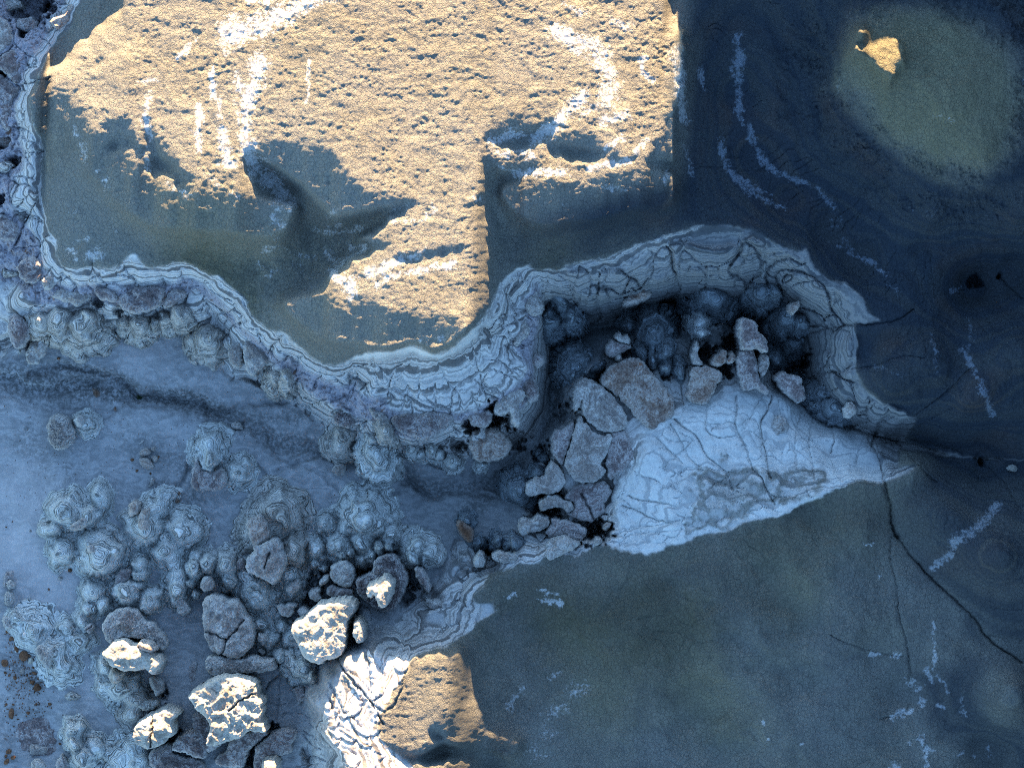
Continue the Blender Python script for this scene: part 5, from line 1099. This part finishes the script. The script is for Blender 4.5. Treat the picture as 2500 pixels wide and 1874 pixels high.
make_cap("mottled slab of grey crust with rusty patches at the centre", "c5 1722,880 1750,785 1862,725 1980,700 2050,800 2130,880 2202,990 2190,1080 2110,1120 2060,1190 1960,1100 1890,1010 1800,925", "a1.95", M_RUST, rough=.06, dome=.05, group=K4)
make_cap("swirled mauve slab with a pale patch beside the white slope", "c5 1775,1175 1890,1150 1920,1250 1955,1335 1900,1400 1830,1445 1785,1500 1762,1400 1765,1280", "a1.9", M_MAUVE, rough=.05, dome=.05, group=K4)
make_cap("round-cornered grey cap nearest the canyon mouth", "d5 1230,880 1270,800 1340,740 1440,722 1490,640 1520,560 1562,550 1640,640 1696,740 1680,800 1620,890 1500,922 1400,900 1290,942", "a1.95", M_GREY, rough=.05, group=K4)
make_cap("knuckle-shaped grey cap with a round lobe", "d5 1390,1050 1412,980 1500,925 1600,920 1640,970 1740,980 1778,1050 1730,1132 1650,1062 1540,1052 1430,1102", "a1.9", M_GREY, rough=.05, group=K4)
make_cap("smooth dark purple slab below the long grey slab", "d5 1740,855 1850,782 2000,790 2100,762 2172,830 2190,920 2100,1000 2130,1100 1990,1200 1960,1226 1800,1180 1660,1112 1735,1135 1782,1050 1750,980 1645,965", "a1.6", M_MAUVE, rough=.025, dome=.04, group=K4, cuts=["d5 1850,900 1950,1080 2000,1200"])
make_cap("bean-shaped grey cap left of the black slot", "d5 1180,1190 1240,1165 1320,1192 1370,1142 1440,1140 1512,1180 1522,1240 1440,1302 1300,1322 1210,1382 1168,1290", "a2.0", M_GREY, rough=.05, group=K4)
make_cap("wide grey slab with a dark window right of the bean-shaped cap", "d5 1522,1172 1640,1182 1800,1222 1922,1290 1912,1360 1830,1432 1760,1402 1660,1352 1560,1382 1480,1352 1450,1322 1530,1250", "a1.85", M_MAUVE, rough=.05, dome=.05, group=K4)
make_cap("crusty cap resting on the plateau edge", "d5 1470,1500 1490,1412 1600,1362 1700,1352 1772,1402 1842,1422 1800,1492 1640,1562 1530,1632 1460,1592", "a2.75", M_GREY, rough=.07, group=K4)
make_cap("small round stone on the plateau edge by the white slope", "d5 1975,1430 2010,1380 2060,1390 2090,1440 2020,1465", "a2.75", M_GREY, dome=.15, group=K4)
make_cap("rust-dark fragment at the tip of the white slope", "d5 2085,1260 2130,1220 2180,1215 2160,1270 2120,1320", "a2.2", M_RUST, rough=.03, group=K4)
make_cap("round rough boulder filling the canyon mouth", "d5 640,340 690,212 800,200 930,202 1050,290 1102,372 1080,450 990,542 860,552 720,572 690,500 640,440", "a1.75", M_RUST, dome=.2, rough=.07, **W)
make_cap("rust-red upright rock on the step beside the canyon mouth", "d5 510,1200 560,1195 640,1260 690,1320 692,1410 630,1442 560,1372 510,1290", "a2.1", M_BROWN, dome=.15, **W)
make_cap("pale crusted rock on the plateau edge, left of the two stumps", "d5 690,1600 760,1520 802,1560 820,1700 690,1700", "a2.55", M_GREY, group=K4)
make_cap("flat crusted rock on the plateau edge, below the two stumps", "d5 880,1560 960,1510 1060,1540 1170,1530 1180,1620 1060,1660 920,1640", "a2.6", M_GREY, group=K4)
make_cap("small wedge cap on a clay pillar in the canyon", "d6 880,770 940,702 982,760 1030,732 1062,790 1040,842 950,832", "a1.75", M_GREY, rough=.03, group=K4)
make_cap("bent mauve cap in front of the small wedge cap", "d6 790,880 840,800 885,795 1060,842 1080,880 1000,912 920,962 860,982 800,942", "a1.55", M_MAUVE, rough=.03, group=K4)
make_cap("little round stone between the wedge cap and the mottled slab", "d6 900,980 930,955 975,970 965,1020 930,1030", "a1.6", M_GREY, dome=.12, group=K4)
make_cap("blocky cap below the ringed cone with a rusty stripe", "d6 1700,1100 1800,1082 1950,1080 2040,1142 2062,1200 1990,1300 1900,1480 1780,1502 1680,1442 1650,1380 1700,1250", "a1.95", M_RUST, rough=.05, dome=.05, group=K4)
make_cap("diamond-shaped brown rock beside the blocky cap", "d6 1940,1010 2022,922 2112,900 2102,980 2080,1062 1990,1086 1930,1060", "a2.0", M_RUST, group=K4)
make_cap("curved blade of grey rock below the bright cone", "d6 1740,860 1790,795 1802,880 1780,970 1850,1040 1842,1070 1760,1082 1700,1010", "a1.95", M_GREY, group=K4)
make_cap("dark brown rock clinging to the far canyon wall", "d6 960,395 1080,272 1182,200 1240,212 1312,282 1250,342 1150,382 1050,430", "a1.5", M_RUST, rough=.07, group=K4)
make_cap("tall rock tower bearing two white clay knobs", "d7 450,620 482,562 590,570 650,640 682,730 752,800 770,900 760,940 700,912 630,880 560,900 482,902 460,760", "a2.9", M_MAUVE, rough=.05, group=K4)
make_cap("grey slab stretching down from the rock tower to the white slope", "d7 430,1000 480,905 600,880 650,960 662,1100 690,1250 800,1340 760,1400 640,1300 560,1350 480,1320", "a2.15", M_MAUVE, rough=.05, group=K4)
make_cap("ribbed grey flank right of the rock tower", "d7 700,930 790,960 800,1060 740,1180 690,1220 660,1100 665,980", "a2.05", M_GREY, group=K4)
make_cap("brown block between the diamond rock and the tower slab", "d7 345,950 400,925 440,960 430,1010 360,1060 325,1040", "a1.9", M_RUST, group=K4)
make_cap("rust-red rock stuck on the canyon wall under the pale band", "d7 990,430 1060,385 1122,362 1122,440 1042,532 990,492", "a2.35", M_RUST, rough=.05, group=K4)
make_cap("small crusty cap at the lower right end of the pale band", "d7 1590,1522 1650,1442 1742,1500 1752,1580 1650,1642 1600,1612", "a2.3", M_GREY, rough=.06, group=K4)
make_cap("flat dark purple slab beside the deepest black hole", "d7 830,1200 960,1132 1050,1182 1142,1192 1172,1320 1192,1430 1110,1482 1000,1402 900,1302 880,1250", "a1.75", M_MAUVE, rough=.025, dome=.04, group=K4)
make_cap("speckled knot of rock on the upper part of the white slope", "e5 690,140 740,110 780,150 770,190 730,220 700,200", "g.12", M_GREY, rough=.06, edge=.08, group=K4)
make_cap("pale oval boulder in the dark gully at the right edge", "c6 2110,1400 2150,1380 2190,1405 2175,1430 2130,1430", "g.35", M_CREAM, dome=.15, **W)
print("caps", round(time.time() - T0, 1))

# --- loose ironstones on the silt
def make_stone(x, y, r, mat, label, group, name="stone"):
    import bmesh
    bm = bmesh.new(); bmesh.ops.create_icosphere(bm, subdivisions=2, radius=1)
    _sd[0] += 1; rs = random.Random(_sd[0]); a = rs.uniform(0, 3.14); sx, sy, sz = rs.uniform(.9, 1.25), rs.uniform(.7, .95), rs.uniform(.55, .8)
    ph = [rs.uniform(0, 6) for _ in range(6)]
    pl = [(rs.uniform(0, 6.28), rs.uniform(-.3, .8), rs.uniform(.62, .9)) for _ in range(6)]
    for v in bm.verts:
        c = v.co.copy(); k = 1 + .1 * math.sin(3 * c.x + ph[0]) + .1 * math.sin(3.4 * c.y + ph[1]) + .08 * math.sin(4 * c.z + ph[2])
        c *= k
        for (t, e, dd) in pl:      # broken faces
            nx, ny, nz = math.cos(t) * math.cos(e), math.sin(t) * math.cos(e), math.sin(e)
            q = c.x * nx + c.y * ny + c.z * nz
            if q > dd: c.x -= nx * (q - dd); c.y -= ny * (q - dd); c.z -= nz * (q - dd)
        xx, yy = c.x * sx, c.y * sy
        v.co = (r / U * (xx * math.cos(a) - yy * math.sin(a)), r / U * (xx * math.sin(a) + yy * math.cos(a)), r / U * c.z * sz)
    me = bpy.data.meshes.new(name); bm.to_mesh(me); bm.free(); me.materials.append(mat)
    o = link(name, me, label=label, category="stone", group=group)
    o.location = (wx(x), wy(y), float(ground(x, y)) + .35 * r / U)
    return o
GS = "brown stones strewn at the lower left edge"
LS = "one of many small brown stones strewn over the silt at the lower left edge"
for t in "80,280,32 180,360,36 135,400,32 270,470,22 120,705,25 60,680,20 330,660,26 20,1000,16 98,1000,17 350,1000,15 260,1095,26 50,1510,34 100,1580,28 30,1620,38 320,600,16 370,720,16 290,670,12 390,690,14 205,640,16 40,205,24 15,655,18 120,540,14 60,590,12 110,290,16 150,860,8 440,790,10 385,880,8 380,1000,9 510,1040,10 640,1115,8 330,970,8 20,1560,20 605,1430,18 250,690,12 230,600,10 300,705,12 410,760,9 180,930,8 60,830,9 140,760,8".split():
    x, y, r = map(float, t.split(','))
    make_stone(x * .2261, 1499 + y * .2261, r * .2261, M_BROWN, LS, GS)
for x, y, r, m, lb in ((212, 470, 58, M_BROWN, "largest squarish brown stone beside the forked mound"), (10, 550, 46, M_BROWN, "big brown stone cut by the left edge of the picture"), (310, 755, 32, M_BROWN, "brown stone touching a larger dark one at the foot of the forked mound"),
                       (362, 815, 50, M_BROWN, "large dark brown stone paired with a smaller one below the forked mound"), (75, 1105, 52, M_BROWN, "big brown stone lying against the mauve boulder's upper side"), (495, 1000, 25, M_BROWN, "lone brown stone on the bare silt above the mauve boulder"),
                       (288, 525, 48, M_CREAM, "pale crusted stone among the brown ones below the ringed mound"), (205, 640, 34, M_GREY, "grey pitted stone among the brown ones")):
    make_stone(x * .2261, 1499 + y * .2261, r * .2261, m, lb, GS)
GT = "single small stones on the open wash"
for t, lb in (("d1 470,480 16", "small black stone left of the three-lobed mound"), ("d1 485,1405 15", "small dark stone alone on the silt above the ringed mound"), ("d1 290,770 13", "faint grey pebble left of the three-lobed mound"), ("d1 570,1140 28", "pale stone at the lower left foot of the three-lobed mound"),
              ("d1 612,1285 32", "grey stone with a shadow below the three-lobed mound"), ("d1 1580,930 20", "brown stone in the gap between two mounds"), ("d1 720,1200 30", "brown stone beside the red crust of the three-lobed mound"), ("e6 572,405 9", "small brown stone left of the fractured boulder"),
              ("e6 593,454 8", "small brown stone below the fractured boulder"), ("e6 655,467 6", "tiny brown stone above the pale elongated stone"), ("e6 690,393 7", "small grey stone touching the fractured boulder"), ("d8 598,1212 20", "red stone on the silt below the boulder pair"), ("d8 1895,1500 8", "tiny stone on the silt beside the wash bed"),
              ("d1 25,728 10", "small dark stone near the left edge of the silt"), ("d1 95,668 9", "tiny dark stone near the left edge, right of another"), ("c6 2040,355 7", "small dark stone on the shaded clay at the right")):
    s, q, r = t.split(); c = P(s + ' ' + q)[0]
    make_stone(c[0], c[1], float(r) * SH[s][2], M_BROWN if 'brown' in lb or 'red' in lb or 'dark' in lb or 'black' in lb else M_GREY, lb, GT)
# --- pebbles too small to count
pc = []; rs = random.Random(5)
pv, pf = [], []
def pebble(x, y, r):
    z = float(ground(x, y)); b = len(pv); h = r / U
    pv.extend([(wx(x) + h, wy(y), z), (wx(x), wy(y) + h * .8, z), (wx(x) - h * .9, wy(y), z), (wx(x), wy(y) - h, z), (wx(x) + h * .2, wy(y), z + h * .9)])
    pf.extend([(b, b + 1, b + 4), (b + 1, b + 2, b + 4), (b + 2, b + 3, b + 4), (b + 3, b, b + 4)])
for i in range(520):
    x, y = rs.gauss(40, 45), 1499 + abs(rs.gauss(150, 90)); 
    if 0 < x < 200 and y < 1870: pebble(x, y, rs.uniform(1, 2.6))
for i in range(500):
    x, y = rs.uniform(0, 900), rs.uniform(900, 1250)
    if fine(m_floor, x, y) > .9: pebble(x, y, rs.uniform(.8, 1.6))
me = bpy.data.meshes.new("gravel"); me.from_pydata(pv, [], pf); me.materials.append(M_BROWN)
link("gravel", me, kind='stuff', label="fine dark gravel sprinkled over the wash floor")
# --- the only green plant
def leaf_mat():
    n = N("leaf_green"); return n.done(n.mix(n.noise(30), (.030, .055, .020), (.06, .085, .03)))
pl = bpy.data.objects.new("desert_plant", None); COL.objects.link(pl)
c = P("e6 603,125")[0]; z0 = float(ground(*c)); pl.location = (wx(c[0]), wy(c[1]), z0)
pl['label'] = "tiny green tuft of a plant, the only one on the silt"; pl['category'] = "plant"
v, f = [], []
for i in range(70):
    a = rs.uniform(0, 6.28); e = rs.uniform(.2, 1.4); L = rs.uniform(.06, .15); w = .012
    d = (math.cos(a) * math.cos(e), math.sin(a) * math.cos(e), math.sin(e)); s = (-math.sin(a) * w, math.cos(a) * w, 0)
    b0 = (d[0] * .03, d[1] * .03, .02); m = tuple(b0[k] + d[k] * L * .6 for k in range(3)); t = tuple(b0[k] + d[k] * L - (.02 if k == 2 else 0) for k in range(3))
    b = len(v); v += [b0, tuple(m[k] + s[k] for k in range(3)), t, tuple(m[k] - s[k] for k in range(3))]; f.append((b, b + 1, b + 2, b + 3))
me = bpy.data.meshes.new("leaves"); me.from_pydata(v, [], f); me.materials.append(leaf_mat()); link("leaves", me, pl)
me = bpy.data.meshes.new("stem"); me.from_pydata([(.01, 0, -.02), (-.005, .009, -.02), (-.005, -.009, -.02), (0, 0, .06)], [], [(0, 1, 3), (1, 2, 3), (2, 0, 3)]); me.materials.append(M_BROWN); link("stem", me, pl)
print("all", round(time.time() - T0, 1))
